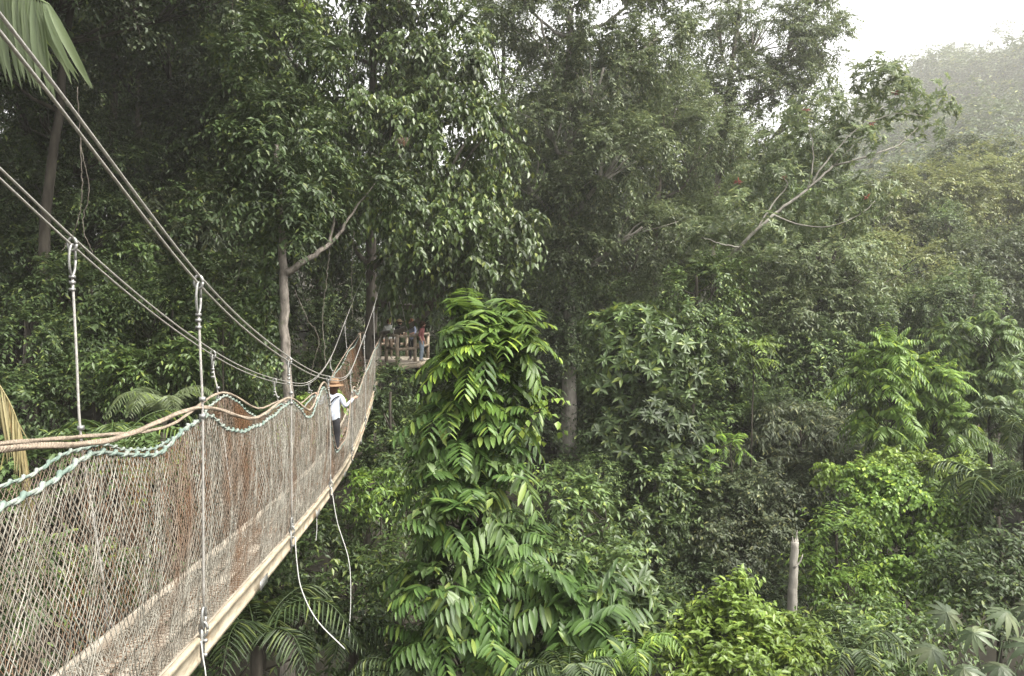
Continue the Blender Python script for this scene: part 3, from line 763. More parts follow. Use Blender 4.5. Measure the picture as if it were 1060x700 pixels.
palm('tree_fern', 'bright lacy fern with upright fronds at the bottom edge, left of the yellow-green bush', 'fern', P(655, 704, 12), 8, 1.0, 'bright', None, .24, .05, trunk=True, tr=.06, rise=1.5, nl=22, droop=.5)
palm('tree_fern', 'dull green lacy fern at the bottom edge, under the leaf-covered column', 'fern', P(588, 712, 11.5), 9, .9, 'dark', None, .26, .05, tr=.06, rise=1.1, nl=22)
palm('tree_fern', 'deep green fern low at the bottom edge, left of the leaf-covered column', 'fern', P(420, 706, 13), 9, 1.0, 'dark', None, .28, .05, tr=.06, rise=.9, nl=22)
palm('tree_fern', 'dark spreading fern at the bottom, right of the yellow-green bush', 'fern', P(880, 690, 14), 9, 1.3, 'dark', None, .32, .05, tr=.06, rise=.9, nl=22)

# cecropia-like sapling: big hand-shaped leaves
def hand_leaf_plant(name, label, heads, base, mat='pale', cat='sapling', rl=.35):
    root = thing(name, label, cat, base)
    mb = MB(); base = np.asarray(base, float); tops = []
    c0 = np.mean([h for h in heads], 0)-UP*.8
    mb.tubes(polyline([base, (base+c0)/2+np.array([.2, 0, 0]), c0], 12), np.linspace(.07, .035, 12), 7); mb.build('stem', M['bark'], root, True)
    for hd in heads:
        A = Leaves(); k = 10
        ax = norm(np.array([rng.normal()*.35, -.35+rng.normal()*.25, 1.]))
        a = norm(np.cross(ax, [1, .2, 0])); b = np.cross(ax, a)
        th = np.linspace(0, 2*np.pi*.93, k)+rng.uniform(0, 6)
        l = rl*(.72+.28*np.cos((np.arange(k)-k/2)/k*np.pi))*rng.uniform(.92, 1.08, k)
        D = np.cos(th)[:, None]*a+np.sin(th)[:, None]*b-ax*.28
        A.add(np.repeat(hd[None], k, 0), D, np.repeat(ax[None], k, 0), l, l*.25)
        o = A.build('leaf', M[mat], root, hero=True, droop=.3, fold=.12)
        m2 = MB(); m2.tubes(polyline([c0, (c0+hd)/2-UP*.05, hd], 8), .008, 5); sub(m2.build('leaf_stalk', M[mat], root, True), o, root)
    return root
hd = [P(1008, 655, 10.5), P(1042, 634, 11), P(998, 692, 10), P(1036, 690, 10.3), P(1068, 668, 10.6), P(980, 634, 11.4), P(1022, 715, 9.9), P(1070, 628, 11.5), P(965, 672, 10.9), P(1055, 712, 10)]
hand_leaf_plant('umbrella_leaf_sapling', 'sapling of big silvery hand-shaped leaves in the bottom corner', hd, G(1030, 11))

# ================================================================== HERO PLANTS
VC = 14.0
blobs = [pb(504, 342, VC, 28, 18, 40), pb(502, 372, VC, 30, 26, 45), pb(508, 405, VC+.2, 40, 26, 45), pb(478, 436, VC, 42, 32, 45), pb(485, 480, VC, 45, 40, 48), pb(480, 530, VC-.2, 48, 40, 48),
         pb(502, 565, VC, 45, 40, 48), pb(474, 600, VC-.5, 48, 40, 48), pb(512, 628, VC-.5, 46, 34, 48), pb(490, 670, VC-.8, 56, 45, 54), pb(556, 640, VC-.6, 30, 22, 34)]
b0 = G(495, VC+.3)
pix_tree('leafy_climber_column', 'tall column of glossy bright drooping compound leaves smothering a trunk beside the platform', 'climber', 498, VC+.2, blobs, 'feather', tr=.14, mat='lush', hero=True, group=None,
         L=.29, W=.068, R=.70, ntw=5, nlf=16, droop=.45, leafdroop=.38, upb=.45, dens=1.1, lowcut=.3, inner=.45, bark='barkdark')
lc = [o for o in COL.objects if o.name == 'leafy_climber_column'][0]
tb = [pb(500, 324, VC, 16, 12, 26), pb(506, 340, VC, 32, 14, 40), pb(486, 352, VC-.2, 18, 14, 30), pb(525, 352, VC-.1, 22, 16, 30), pb(505, 374, VC-.4, 32, 20, 40), pb(506, 400, VC-.4, 38, 14, 36)]
C, O = sample_blobs(np.array([b[0] for b in blobs]), np.array([b[1] for b in blobs]), .5, .5, .3, .7)
crown(lc, C, O, 'broad', 'creeper_foliage', 'mid', L=.20, W=.10, R=.45, ntw=5, nlf=7)
C, O = sample_blobs(np.array([b[0] for b in blobs]), np.array([b[1] for b in blobs]), .6, .22, .3, .75)
crown(lc, C, O, 'feather', 'old_foliage', 'mid', hero=True, L=.42, W=.10, R=.7, ntw=2, nlf=12, droop=.9, leafdroop=.7)
C, O = sample_blobs(np.array([b[0] for b in tb]), np.array([b[1] for b in tb]), .6, 1.1, .5, .5)
crown(lc, C, O, 'feather', 'upper_foliage', 'bright', hero=True, L=.31, W=.082, R=.6, ntw=4, nlf=14, droop=.45, leafdroop=.25, upb=.8)

T1 = [pb(300, 45, 29, 70, 50), pb(415, 45, 29, 60, 48), pb(468, 70, 28, 38, 55), pb(330, 140, 28, 62, 45), pb(410, 130, 27, 60, 45), pb(480, 150, 26.5, 55, 50), pb(512, 222, 26, 36, 38), pb(450, 222, 26.5, 55, 42),
      pb(395, 215, 28, 45, 35), pb(480, 275, 26.5, 48, 28), pb(425, -25, 29, 70, 40), pb(300, -20, 29.5, 50, 36), pb(250, 110, 30, 48, 40), pb(340, 215, 29.5, 36, 32), pb(430, 278, 28, 30, 22)]
pix_tree('vine_draped_tree', 'big tree draped in hanging curtains of large glossy leaves above the platform', 'tree', 385, 30.2, T1, 'drape', tr=.30, top=P(386, -40, 30.5), dens=1.0, bark='bark', lowcut=.3, inner=.4)

b0 = G(297, 19.5)
make_tree('slender_tree', 'slim pale grey trunk with one forking limb left of the white shirted walker', 'tree', b0, [b0, P(299, 470, 19.5), P(297, 400, 19.5), P(294, 290, 19.5), P(290, 210, 19.6), P(286, 150, 19.8)], .17,
    [(P(320, 190, 19.6), (1.1, 1.1, .7)), (P(262, 195, 19.6), (1.0, 1.1, .9)), (P(290, 130, 19.6), (1.3, 1.1, 1.0)), (P(385, 190, 20.4), (1.0, 1.0, .6)), (P(285, 60, 19.8), (1.5, 1.2, 1.0)), (P(288, 205, 18.7), (.9, .6, .8)), (P(286, 150, 18.7), (1.0, .6, .8)), (P(300, 245, 18.9), (.5, .4, .35))], 'broad', bark='barkpale', mat='dark', dens=1.1, limbs=False, scale=.85)
tree = [o for o in COL.objects if o.name == 'slender_tree'][0]
mb = MB(); mb.tubes(polyline([P(296, 283, 19.5), P(318, 268, 19.6), P(345, 250, 19.9), P(362, 225, 20.3), P(388, 190, 20.8)], 20, .015), np.linspace(.095, .012, 20), 7)
mb.tubes(polyline([P(340, 254, 19.9), P(346, 225, 20), P(343, 195, 20.2)], 12, .012), np.linspace(.05, .01, 12), 6)
mb.build('limb', M['barkpale'], tree, True)

def vine_on(label, pts, r, sp='vine', mat='bright', n=None, group=None, name='climbing_vine', scale=1.0, **kw):
    q = polyline(pts, 30, .02); b = q[-1]
    root = thing(name, label, 'vine', q[np.argmin(q[:, 2])], group)
    mb = MB(); mb.tubes(q, .016, 5); mb.build('stem', M['barkdark'], root, True)
    n = n or 26
    i = rng.integers(0, 30, n); u = norm(rng.normal(size=(n, 3))*[1, 1, .5]-np.array([0, .45, 0]))
    crown(root, q[i]+u*r*rng.uniform(.3, 1, (n, 1)), u, sp, 'foliage', mat=mat, scale=scale, **kw)
    return root
vine_on('light green vine climbing the left side of the slim pale trunk', [P(277, 375, 19.7), P(276, 320, 19.7), P(274, 270, 19.7), P(270, 225, 19.8)], .24, mat='mid', n=30, scale=.7)
vine_on('bright leafy vine tuft at the foot of the slim pale trunk, under the ropes', [P(300, 430, 18.8), P(320, 415, 18.8), P(342, 408, 18.9)], .3, mat='yellow', n=14, scale=.75)
vine_on('thin garland of round pale leaves hanging from the canopy left of the big draped tree', [P(243, -20, 23), P(240, 20, 23), P(247, 45, 23), P(252, 75, 23)], .18, mat='pale', n=20, scale=.9, ntw=3, nlf=5)
vine_on('short garland of round leaves hanging near the top, right of the palm frond tip', [P(136, -25, 22), P(139, 10, 22), P(146, 45, 22)], .16, mat='pale', n=14, scale=.9, ntw=3, nlf=5)
vine_on('yellow-green leaf spray dangling at the top beside the gap of sky', [P(312, -10, 22), P(315, 15, 22), P(316, 38, 22)], .12, mat='yellow', n=10, scale=.9, ntw=3, nlf=4)
vine_on('thin twining stem of lime leaves sticking out right of the leaf-covered column', [P(535, 455, 13.4), P(552, 432, 13.3), P(566, 420, 13.3), P(577, 412, 13.3)], .06, mat='yellow', n=9, scale=.85, ntw=2, nlf=4)
def liana(label, pts, r=.018, group='bare lianas in the shade'):
    root = MB(); root.tubes(polyline(pts, 40, .012), np.linspace(r, r*.7, 40)*.8, 5)
    return tag(root.build('liana', M['bark'], None, True), label, 'vine', group)
liana('bare grey liana looping down left of the long upright cable hangers', PP((80, 90, 22), (84, 150, 22), (92, 195, 22), (86, 235, 22), (96, 262, 22)))
liana('forked bare liana hanging beside the twisted loop behind the two upper cables', PP((83, 150, 22.2), (85, 200, 22.2), (78, 236, 22.2), (62, 262, 22.2)))
liana('thin bare liana arcing between pale trunk and platform trunk', PP((305, 300, 20), (318, 330, 20), (330, 352, 20), (322, 385, 20), (318, 410, 20)), .012)
liana('fine bare liana hanging from the forking limb', PP((342, 250, 20), (338, 290, 20), (334, 330, 20.1), (337, 380, 20.1)), .012)
liana('straight bare liana hanging right of the forking limb', PP((366, 240, 22), (364, 280, 22), (365, 330, 22)), .012)
liana('slanting thin liana left of the pale trunk, near its vine', PP((255, 255, 20), (243, 300, 20), (232, 345, 20), (226, 380, 20)), .01)
tag_o = MB()
LVd = Leaves(); c = np.repeat(P(416, 150, 25.3)[None], 9, 0)+rng.normal(size=(9, 3))*.1
LVd.add(c+UP*.15, np.array([[0, 0, -1.]])+rng.normal(size=(9, 3))*.35, rng.normal(size=(9, 3)), .34, .15)
tag(LVd.build('dead_leaf_bunch', M['deadleaf']), 'bunch of withered pinkish brown leaves caught in the hanging leaf curtain', 'leaves')

# snag
b0 = G(820, 18.8)
sn = thing('dead_tree', 'pale broken dead trunk standing in front of the dark thicket', 'dead tree', b0)
q = polyline([b0, P(820, 650, 18.8), P(821, 600, 18.8), P(823, 561, 18.8)], 24, .007)
mb = MB(); mb.tubes(q, np.linspace(.14, .09, 24), 10); mb.build('trunk', M['barkwhite'], sn, True)
for dx, tx, ty, r0 in ((-2.2, -2.6, 555, .035), (1.5, 2.2, 549, .045), (0, .4, 557, .05), (2.6, 3.2, 558, .03)):
    mb = MB(); mb.tubes(polyline([P(823+dx*.6, 566, 18.8), P(823+dx, 560, 18.8), P(823+tx, ty, 18.8)], 6, .004), np.linspace(r0, .006, 6), 5); mb.build('splinter', M['barkwhite'], sn)
mb = MB(); mb.tubes(polyline([P(822, 588, 18.7), P(828, 582, 18.7), P(831, 574, 18.7)], 6), np.linspace(.03, .012, 6), 6); mb.build('branch_stub', M['barkwhite'], sn, True)

# central tall trees
T3 = [pb(560, 20, 35, 60, 45), pb(590, -45, 35, 80, 40), pb(680, -35, 35.5, 60, 36), pb(520, -30, 36, 50, 40), pb(625, 70, 34.5, 62, 48), pb(560, 115, 35, 48, 42), pb(640, 160, 34, 58, 45), pb(585, 195, 35, 50, 38), pb(680, 40, 36, 48, 45), pb(665, 235, 35, 50, 34), pb(605, 262, 35, 45, 26), pb(545, 180, 36, 35, 40)]
t3 = pix_tree('tall_canopy_tree', 'tallest dark tree at centre, its lower trunk bare below a mantle of creeper', 'tree', 588, 36, T3, 'broad', tr=.36, top=P(590, 10, 36), dens=.9, inner=.35, scale=.95, bark='barkwhite', mat='soft')
vine_on('dark creeper wrapping the upper trunk of the tallest central tree', [P(587, 375, 35.4), P(587, 330, 35.4), P(588, 270, 35.4), P(589, 190, 35.4)], .9, 'small', 'dark', n=115, name='creeper')
T4 = [pb(725, 150, 38, 55, 45), pb(735, 235, 37, 55, 38), pb(700, 300, 37, 50, 34), pb(760, 300, 37, 45, 34), pb(700, 110, 40, 40, 40)]
pix_tree('canopy_tree', 'thin trunked dusky tree just right of the tallest central tree', 'tree', 672, 38, T4, 'small', tr=.24, top=P(690, 80, 39), bark='bark', inner=.4, mat='soft')
T5 = [pb(790, 30, 45, 70, 42), pb(845, 15, 46, 34, 40), pb(745, 95, 44, 52, 42), pb(830, 70, 47, 34, 22), pb(770, 150, 44, 52, 34), pb(740, 30, 46, 40, 40), pb(835, 105, 45.5, 36, 22), pb(800, 80, 45, 44, 30), pb(855, 45, 46, 24, 24)]
pix_tree('misty_canopy_tree', 'pale hazy tree with thin crown and sky showing through, beside the open sky', 'tree', 730, 46, T5, 'broad', tr=.26, top=P(770, -20, 46), mat='soft', dens=.75, bark='bark', inner=.3, nbr=8)
# leaning pale tree
b0 = G(690, 31)
ln = make_tree('leaning_tree', 'pale barked tree leaning out to the right with whorls of big leaves', 'tree', b0, [b0, P(700, 400, 31), P(730, 300, 31), P(765, 256, 29.5), P(803, 221, 29.3), P(836, 196, 29.3), P(862, 172, 29.6)], .095,
     [pb(922, 100, 30, 52, 22, 40), pb(850, 125, 30.5, 42, 22, 40), pb(795, 190, 30.5, 42, 18, 35), pb(893, 205, 30, 38, 16, 30), pb(958, 122, 30, 26, 16, 26), pb(880, 150, 30.6, 30, 14, 26), pb(730, 250, 30.6, 34, 18, 30), pb(830, 160, 31, 50, 26, 40), pb(780, 230, 31, 44, 20, 40), pb(860, 225, 30, 40, 16, 30), pb(905, 85, 30.5, 36, 12, 30), pb(845, 205, 28.9, 26, 10, 14), pb(795, 245, 28.8, 26, 10, 14), pb(885, 150, 28.8, 22, 9, 14), pb(760, 215, 28.9, 20, 9, 14)], 'whorl', bark='barkwhite', mat='soft', L=.25, W=.085, R=.5, dens=.42, limbs=False, lowcut=.2, inner=.2)
mb = MB()
for pts, r0 in (([(862, 172), (905, 160), (930, 150), (950, 132)], .06), ([(836, 196), (848, 178), (870, 150), (915, 110)], .06), ([(800, 222), (830, 233), (862, 234), (890, 222), (908, 206)], .05), ([(836, 196), (842, 165), (838, 130)], .045), ([(780, 243), (800, 212), (815, 190), (800, 180)], .05), ([(895, 130), (925, 118), (955, 120)], .035), ([(765, 256), (745, 252), (728, 246)], .05), ([(862, 172), (875, 160), (884, 150)], .03)):
    mb.tubes(polyline([P(x, y, 29.3 if y != 172 else 29.8) for x, y in pts], 16, .015), np.linspace(r0*.7, .012, 16), 6)
mb.build('branches', M['barkwhite'], ln, True)
for (x, y) in ((926, 96), (834, 114), (764, 188), (898, 204), (812, 182), (902, 128)):
    A = Leaves(); k = 8; c = np.repeat(P(x, y, 29.3)[None], k, 0)
    A.add(c, rng.normal(size=(k, 3))-UP*.5, rng.normal(size=(k, 3)), .2, .07); A.build('red_leaf_tuft', M['redleaf'], ln)

# other trees, shrubs and thickets, each one a plant of its own: px, d, blobs, species, ...
def shrub(label, px, d, blobs, sp, mat=None, tr=.08, name='shrub', cat='shrub', group=None, **kw):
    return pix_tree(name, label, cat, px, d, blobs, sp, tr=tr, mat=mat, group=group, bark=kw.pop('bark', 'barkdark'), **kw)
# -- right side
shrub('rounded sunlit tree crown below the hazy hill at the right edge', 1040, 60, [pb(1040, 180, 60, 50, 30), pb(1085, 195, 60, 50, 40), pb(1010, 200, 59, 40, 30), pb(1060, 225, 59, 40, 30)], 'broad', 'sunny', .25, 'tree', 'tree', scale=1.4)
shrub('soft yellow-green tree under the tips of the leaning tree', 955, 58, [pb(950, 200, 58, 45, 28), pb(985, 215, 57, 40, 28), pb(915, 225, 57, 40, 28), pb(960, 240, 56, 50, 28)], 'broad', 'sunny', .25, 'tree', 'tree', scale=1.4)
shrub('hazy tree with a domed top left of the sunlit crown, under the hill', 1000, 74, [pb(1000, 170, 74, 40, 22), pb(975, 185, 74, 35, 22), pb(1030, 172, 74, 35, 22)], 'broad', 'far', .3, 'tree', 'tree', scale=1.8)
shrub('mid green tree at the right edge below the sunlit rounded crown', 1042, 44, [pb(1040, 265, 44, 45, 34), pb(1000, 280, 43, 40, 30), pb(1060, 310, 43, 45, 34), pb(1080, 270, 44, 30, 40)], 'broad', 'soft', .22, 'tree', 'tree', scale=1.2)
lo = shrub('open yellowish tree with bare slanting branches showing through it', 900, 42, [pb(935, 275, 42, 50, 26), pb(895, 265, 42, 40, 26), pb(965, 295, 42, 40, 26), pb(920, 315, 42, 45, 22)], 'small', 'sunny', .2, 'tree', 'tree', dens=.6, scale=1.1)
mb = MB()
for pts in ([(900, 335), (935, 315), (965, 297), (990, 280)], [(930, 318), (950, 312), (975, 308)], [(880, 290), (905, 296), (930, 285)]):
    mb = MB(); mb.tubes(polyline([P(x, y, 40.5) for x, y in pts], 14, .02), np.linspace(.10, .03, 14), 6)
    mb.build('bare_branch', M['bark'], lo, True)
shrub('dense dusky tree right of centre below the leaning pale tree', 850, 36, [pb(845, 270, 36, 52, 34), pb(800, 285, 36, 40, 34), pb(880, 300, 35.5, 45, 34), pb(830, 325, 35, 52, 30), pb(870, 250, 36.5, 36, 26)], 'broad', 'soft', .25, 'tree', 'tree')
shrub('dark tree mass low right of centre, under the dense dusky tree', 800, 34, [pb(790, 370, 34, 52, 32), pb(850, 375, 33.5, 48, 32), pb(745, 385, 34, 40, 30), pb(810, 415, 33, 48, 26), pb(760, 440, 33, 45, 30), pb(715, 420, 33.5, 36, 30)], 'broad', 'mid', .25, 'tree', 'tree')
shrub('plant with bright arching compound leaves standing left of its duller twin at right', 935, 25, [pb(925, 372, 25, 32, 20), pb(905, 400, 25, 28, 22), pb(955, 395, 25.4, 34, 26), pb(930, 432, 24.8, 36, 24), pb(985, 440, 25, 26, 22)], 'feather', 'bright', .12, 'compound_leaf_tree', 'tree', L=.30, W=.075, R=.75, droop=.55, leafdroop=.55)
shrub('dull green plant with arching compound leaves near the right edge', 1025, 27, [pb(1015, 350, 27, 34, 22), pb(1045, 375, 27, 30, 26), pb(1010, 395, 27.4, 32, 26), pb(1040, 425, 26.5, 36, 26)], 'feather', 'mid', .12, 'compound_leaf_tree', 'tree', L=.30, W=.075, R=.75, droop=.6, leafdroop=.55)
shrub('grey-green feathery tree with fine drooping leaves above the dead trunk', 830, 29, [pb(835, 445, 29, 50, 26), pb(875, 465, 28.6, 40, 24), pb(800, 475, 29, 40, 26), pb(850, 498, 28.5, 45, 24), pb(780, 510, 29, 36, 24)], 'fine', 'greyg', .14, 'feathery_tree', 'tree')
shrub('vine-smothered bush with small bright leaves right of the dead trunk', 930, 21, [pb(930, 520, 21, 48, 28), pb(975, 540, 21, 40, 30), pb(905, 498, 21.4, 36, 18), pb(985, 585, 20.6, 36, 30), pb(940, 565, 20.6, 40, 28), pb(950, 610, 20, 52, 30)], 'vine', 'bright', .1, 'vine_covered_bush', 'bush', scale=.72)
shrub('upright bush of broad bright leaves immediately right of the dead trunk', 868, 19.5, [pb(868, 548, 19.5, 24, 24), pb(858, 585, 19.5, 28, 26), pb(880, 620, 19, 34, 28), pb(850, 630, 19, 26, 24)], 'broad', 'bright', .08, scale=.75)
shrub('dark low bush between the yellow-green bush and the silvery hand-shaped leaves', 920, 16, [pb(910, 655, 16, 44, 28), pb(955, 668, 16, 36, 28), pb(880, 668, 15.5, 30, 26), pb(935, 700, 15, 44, 26)], 'broad', 'mid', .08, scale=.7)
shrub('shaded thicket at the right edge below the drooping palm', 1035, 19, [pb(1040, 550, 19.4, 34, 34), pb(1030, 520, 20.5, 30, 20), pb(1005, 590, 18.5, 30, 28), pb(1060, 600, 18.5, 36, 34), pb(1030, 630, 18, 40, 26)], 'small', 'dark', .1, 'thicket')
shrub('yellowish leaf spray on top of the vine-smothered bush', 905, 22, [pb(880, 488, 22, 30, 9), pb(935, 480, 22, 40, 10), pb(985, 482, 22.3, 30, 9)], 'vine', 'yellow', .06, dens=1.0, scale=.8)
# -- centre
shrub('dark round crown in front of the lower trunk of the leaning pale tree', 715, 28.5, [pb(722, 300, 28.6, 34, 28), pb(700, 340, 28.4, 30, 26), pb(748, 285, 28.8, 24, 20), pb(730, 345, 28.2, 30, 24)], 'broad', 'mid', .14, 'tree', 'tree', scale=.9)
shrub('cluster of big paddle leaves in whorls halfway up right of the central trunk', 665, 28, [pb(650, 350, 28, 40, 20), pb(685, 362, 27.6, 34, 22), pb(665, 385, 27.5, 40, 22), pb(700, 395, 27.6, 26, 20), pb(640, 405, 27.8, 26, 18)], 'whorl', 'mid', .1, 'big_leaf_tree', 'tree', L=.36, W=.13, dens=1.5)
shrub('lower big-leaved sapling in the shade beneath the paddle leaf cluster', 660, 27, [pb(665, 440, 27, 40, 24), pb(700, 465, 27, 36, 22), pb(640, 460, 27, 26, 20)], 'whorl', 'dark', .08, 'big_leaf_tree', 'tree', L=.36, W=.13, dens=1.4)
shrub('sprig of lime compound leaves jutting from the shade right of the paddle leaves', 775, 27, [pb(775, 358, 27, 24, 7), pb(795, 370, 27, 14, 8)], 'feather', 'yellow', .05, 'compound_leaf_sprig', 'plant', L=.24, W=.07, R=.5, ntw=3, nlf=10, dens=.7)
shrub('fan of pale compound leaves low in the dark gap, above the yellow-green bush', 765, 26, [pb(762, 460, 26, 14, 10), pb(738, 470, 26, 12, 10)], 'feather', 'bright', .05, 'compound_leaf_sprig', 'plant', L=.24, W=.06, R=.45, ntw=3, nlf=12, dens=.7)
shrub('leafy climber mound right of the bright leaf-covered column', 600, 19, [pb(585, 515, 19, 34, 22), pb(615, 530, 19, 34, 26), pb(590, 560, 18.8, 40, 28), pb(625, 580, 18.6, 32, 28), pb(600, 610, 18.4, 40, 28)], 'broad', 'mid', .1, scale=.85)
shrub('low sapling with stiff leaf whorls at the foot of the climber mound', 645, 17, [pb(650, 618, 17, 26, 16), pb(640, 640, 17, 30, 18), pb(668, 645, 17, 22, 16)], 'whorl', 'mid', .06, 'sapling', 'sapling', L=.36, W=.10, dens=1.3, R=.5)
shrub('bright spray of broad compound leaves low on the right of the leaf-covered column', 590, 13, [pb(582, 622, 13, 24, 12), pb(606, 640, 12.8, 16, 9)], 'feather', 'lush', .05, 'compound_leaf_sprig', 'plant', L=.42, W=.10, dens=1.1, hero=True)
shrub('shaded grey-green understorey tree left of the dark gap', 700, 31, [pb(690, 500, 31, 50, 30), pb(735, 480, 31, 45, 30), pb(660, 530, 31, 40, 30), pb(715, 540, 30, 50, 30), pb(640, 480, 32, 40, 36), pb(760, 510, 30.5, 40, 30)], 'small', 'mid', .14, 'understorey_tree', 'tree')
shrub('shaded understorey tree behind the dead trunk', 775, 30, [pb(770, 540, 30, 45, 30), pb(800, 565, 29.5, 40, 30), pb(745, 575, 29, 45, 28), pb(840, 560, 29, 30, 30), pb(720, 590, 28, 45, 28), pb(800, 600, 28, 40, 28)], 'fine', 'greyg', .12, 'understorey_tree', 'tree')
shrub('dim low thicket behind the yellow-green bush', 700, 25, [pb(690, 590, 25, 50, 28), pb(740, 610, 24, 45, 26), pb(680, 630, 23, 45, 28), pb(800, 625, 24, 45, 28)], 'small', 'dark', .08, 'thicket')
shrub('yellow-green small-leaved bush with a pointed top at the bottom edge', 770, 13.5, [pb(756, 612, 13.5, 12, 16), pb(757, 637, 13.5, 26, 18), pb(745, 665, 13.3, 40, 26), pb(795, 660, 13.5, 36, 22), pb(775, 690, 13, 60, 28), pb(826, 672, 13.8, 22, 24), pb(715, 690, 13, 20, 18)], 'tiny', 'yellow', .05, 'bush', 'bush', dens=1.25)
shrub('loose dusky bush in the dark gap, left of the fan of pale leaves', 690, 25.5, [pb(680, 500, 26, 40, 26), pb(715, 520, 25.5, 36, 26), pb(660, 540, 25, 32, 24), pb(700, 555, 25, 40, 24)], 'broad', 'mid', .08, 'thicket')
shrub('loose dusky bush right of the dark gap, left of the dead trunk', 765, 25, [pb(760, 520, 25.5, 32, 24), pb(785, 545, 25, 30, 24), pb(750, 565, 24.5, 36, 22), pb(795, 510, 26, 24, 22)], 'small', 'greyg', .08, 'thicket')
shrub('dusky leaf mass under the paddle leaves, above the climber mound', 640, 27.5, [pb(642, 470, 27.5, 28, 28), pb(665, 490, 27, 32, 26), pb(635, 440, 28, 22, 26)], 'broad', 'dark', .08, 'thicket')
# -- under and beside the bridge
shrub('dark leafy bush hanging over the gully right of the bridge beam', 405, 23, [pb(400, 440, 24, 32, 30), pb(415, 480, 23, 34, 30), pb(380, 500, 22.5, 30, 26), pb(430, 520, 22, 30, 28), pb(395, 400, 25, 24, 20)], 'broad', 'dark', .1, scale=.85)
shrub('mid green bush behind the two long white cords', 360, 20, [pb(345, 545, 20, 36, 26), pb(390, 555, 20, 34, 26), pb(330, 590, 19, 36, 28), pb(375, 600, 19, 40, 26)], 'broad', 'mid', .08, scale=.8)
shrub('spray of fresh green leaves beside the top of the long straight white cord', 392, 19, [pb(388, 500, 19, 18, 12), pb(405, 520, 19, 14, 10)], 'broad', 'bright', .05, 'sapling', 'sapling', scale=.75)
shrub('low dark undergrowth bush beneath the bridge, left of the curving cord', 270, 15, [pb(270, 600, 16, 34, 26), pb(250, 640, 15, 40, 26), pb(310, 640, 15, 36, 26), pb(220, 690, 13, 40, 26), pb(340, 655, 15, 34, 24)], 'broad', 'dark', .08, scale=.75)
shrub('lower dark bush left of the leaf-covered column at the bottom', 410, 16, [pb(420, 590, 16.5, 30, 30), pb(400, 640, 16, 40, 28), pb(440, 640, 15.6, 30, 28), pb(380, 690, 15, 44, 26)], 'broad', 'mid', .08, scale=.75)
# -- left, behind the ropes
shrub('sapling with bright flat leaves in the dark behind the left uprights', 130, 19, [pb(120, 382, 19, 20, 9), pb(148, 378, 19, 18, 8), pb(135, 392, 19, 22, 8), pb(176, 368, 19, 9, 7)], 'broad', 'mid', .05, 'sapling', 'sapling', scale=.8)
shrub('small lime sapling left of the slim pale trunk, lower than its vine', 232, 19, [pb(238, 335, 19.5, 20, 18), pb(222, 360, 19.5, 22, 16)], 'broad', 'mid', .05, 'sapling', 'sapling', scale=.8)
LS = 'shady shrubs behind the rope netting'
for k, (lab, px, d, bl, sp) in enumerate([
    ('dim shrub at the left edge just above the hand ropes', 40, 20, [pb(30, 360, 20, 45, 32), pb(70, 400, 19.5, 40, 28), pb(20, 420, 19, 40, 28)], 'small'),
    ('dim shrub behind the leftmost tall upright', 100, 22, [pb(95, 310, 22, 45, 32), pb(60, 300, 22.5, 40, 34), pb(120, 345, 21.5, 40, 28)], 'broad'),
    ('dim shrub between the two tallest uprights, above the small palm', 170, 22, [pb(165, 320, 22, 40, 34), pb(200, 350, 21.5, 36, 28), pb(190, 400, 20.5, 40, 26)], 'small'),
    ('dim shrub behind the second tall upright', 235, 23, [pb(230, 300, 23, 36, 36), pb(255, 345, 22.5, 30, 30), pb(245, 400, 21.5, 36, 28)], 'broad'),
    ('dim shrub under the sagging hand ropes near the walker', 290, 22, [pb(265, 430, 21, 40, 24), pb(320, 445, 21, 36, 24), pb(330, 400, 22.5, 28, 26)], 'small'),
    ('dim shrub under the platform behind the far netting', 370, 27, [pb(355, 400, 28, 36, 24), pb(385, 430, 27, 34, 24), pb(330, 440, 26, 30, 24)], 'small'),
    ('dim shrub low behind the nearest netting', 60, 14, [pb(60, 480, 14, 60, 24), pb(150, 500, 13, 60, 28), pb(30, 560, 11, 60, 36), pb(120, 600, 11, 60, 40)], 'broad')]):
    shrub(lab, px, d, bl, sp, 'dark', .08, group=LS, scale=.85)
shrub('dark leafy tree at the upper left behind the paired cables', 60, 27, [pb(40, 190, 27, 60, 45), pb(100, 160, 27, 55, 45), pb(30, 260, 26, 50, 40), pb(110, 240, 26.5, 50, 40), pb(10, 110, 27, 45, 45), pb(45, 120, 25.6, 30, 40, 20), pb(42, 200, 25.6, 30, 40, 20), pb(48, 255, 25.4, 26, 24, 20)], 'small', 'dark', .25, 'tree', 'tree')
shrub('dark tree with three bare stems showing left of the draped tree', 175, 31, [pb(170, 60, 30, 60, 40), pb(215, 130, 31, 45, 45), pb(120, 70, 30, 50, 36), pb(220, 220, 30, 45, 45), pb(175, 250, 30, 45, 40), pb(150, 200, 31.5, 40, 40)], 'broad', 'dark', .22, 'tree', 'tree')
for (x, lab) in ((116, 'leftmost of the dark upright trunks behind the upper cables'), (142, 'middle of the dark upright trunks behind the upper cables'), (174, 'rightmost of the dark upright trunks behind the upper cables')):
    b0 = G(x, 33)
    make_tree('dark_trunk_tree', lab, 'tree', b0, [b0, P(x, 300, 33), P(x+2, 100, 33), P(x+4, -60, 33.2)], .24, [pb(x, -50, 33, 50, 40), pb(x+30, -20, 33, 40, 30)], 'small', mat='dark', bark='barkdark', dens=.8)
shrub('dark tree low behind the paired cables at the left edge', 5, 34, [pb(5, 200, 34, 45, 40), pb(-25, 240, 34, 45, 40), pb(40, 230, 34, 36, 36), pb(-10, 150, 34, 40, 36)], 'small', 'dark', .2, 'tree', 'tree', scale=1.1)
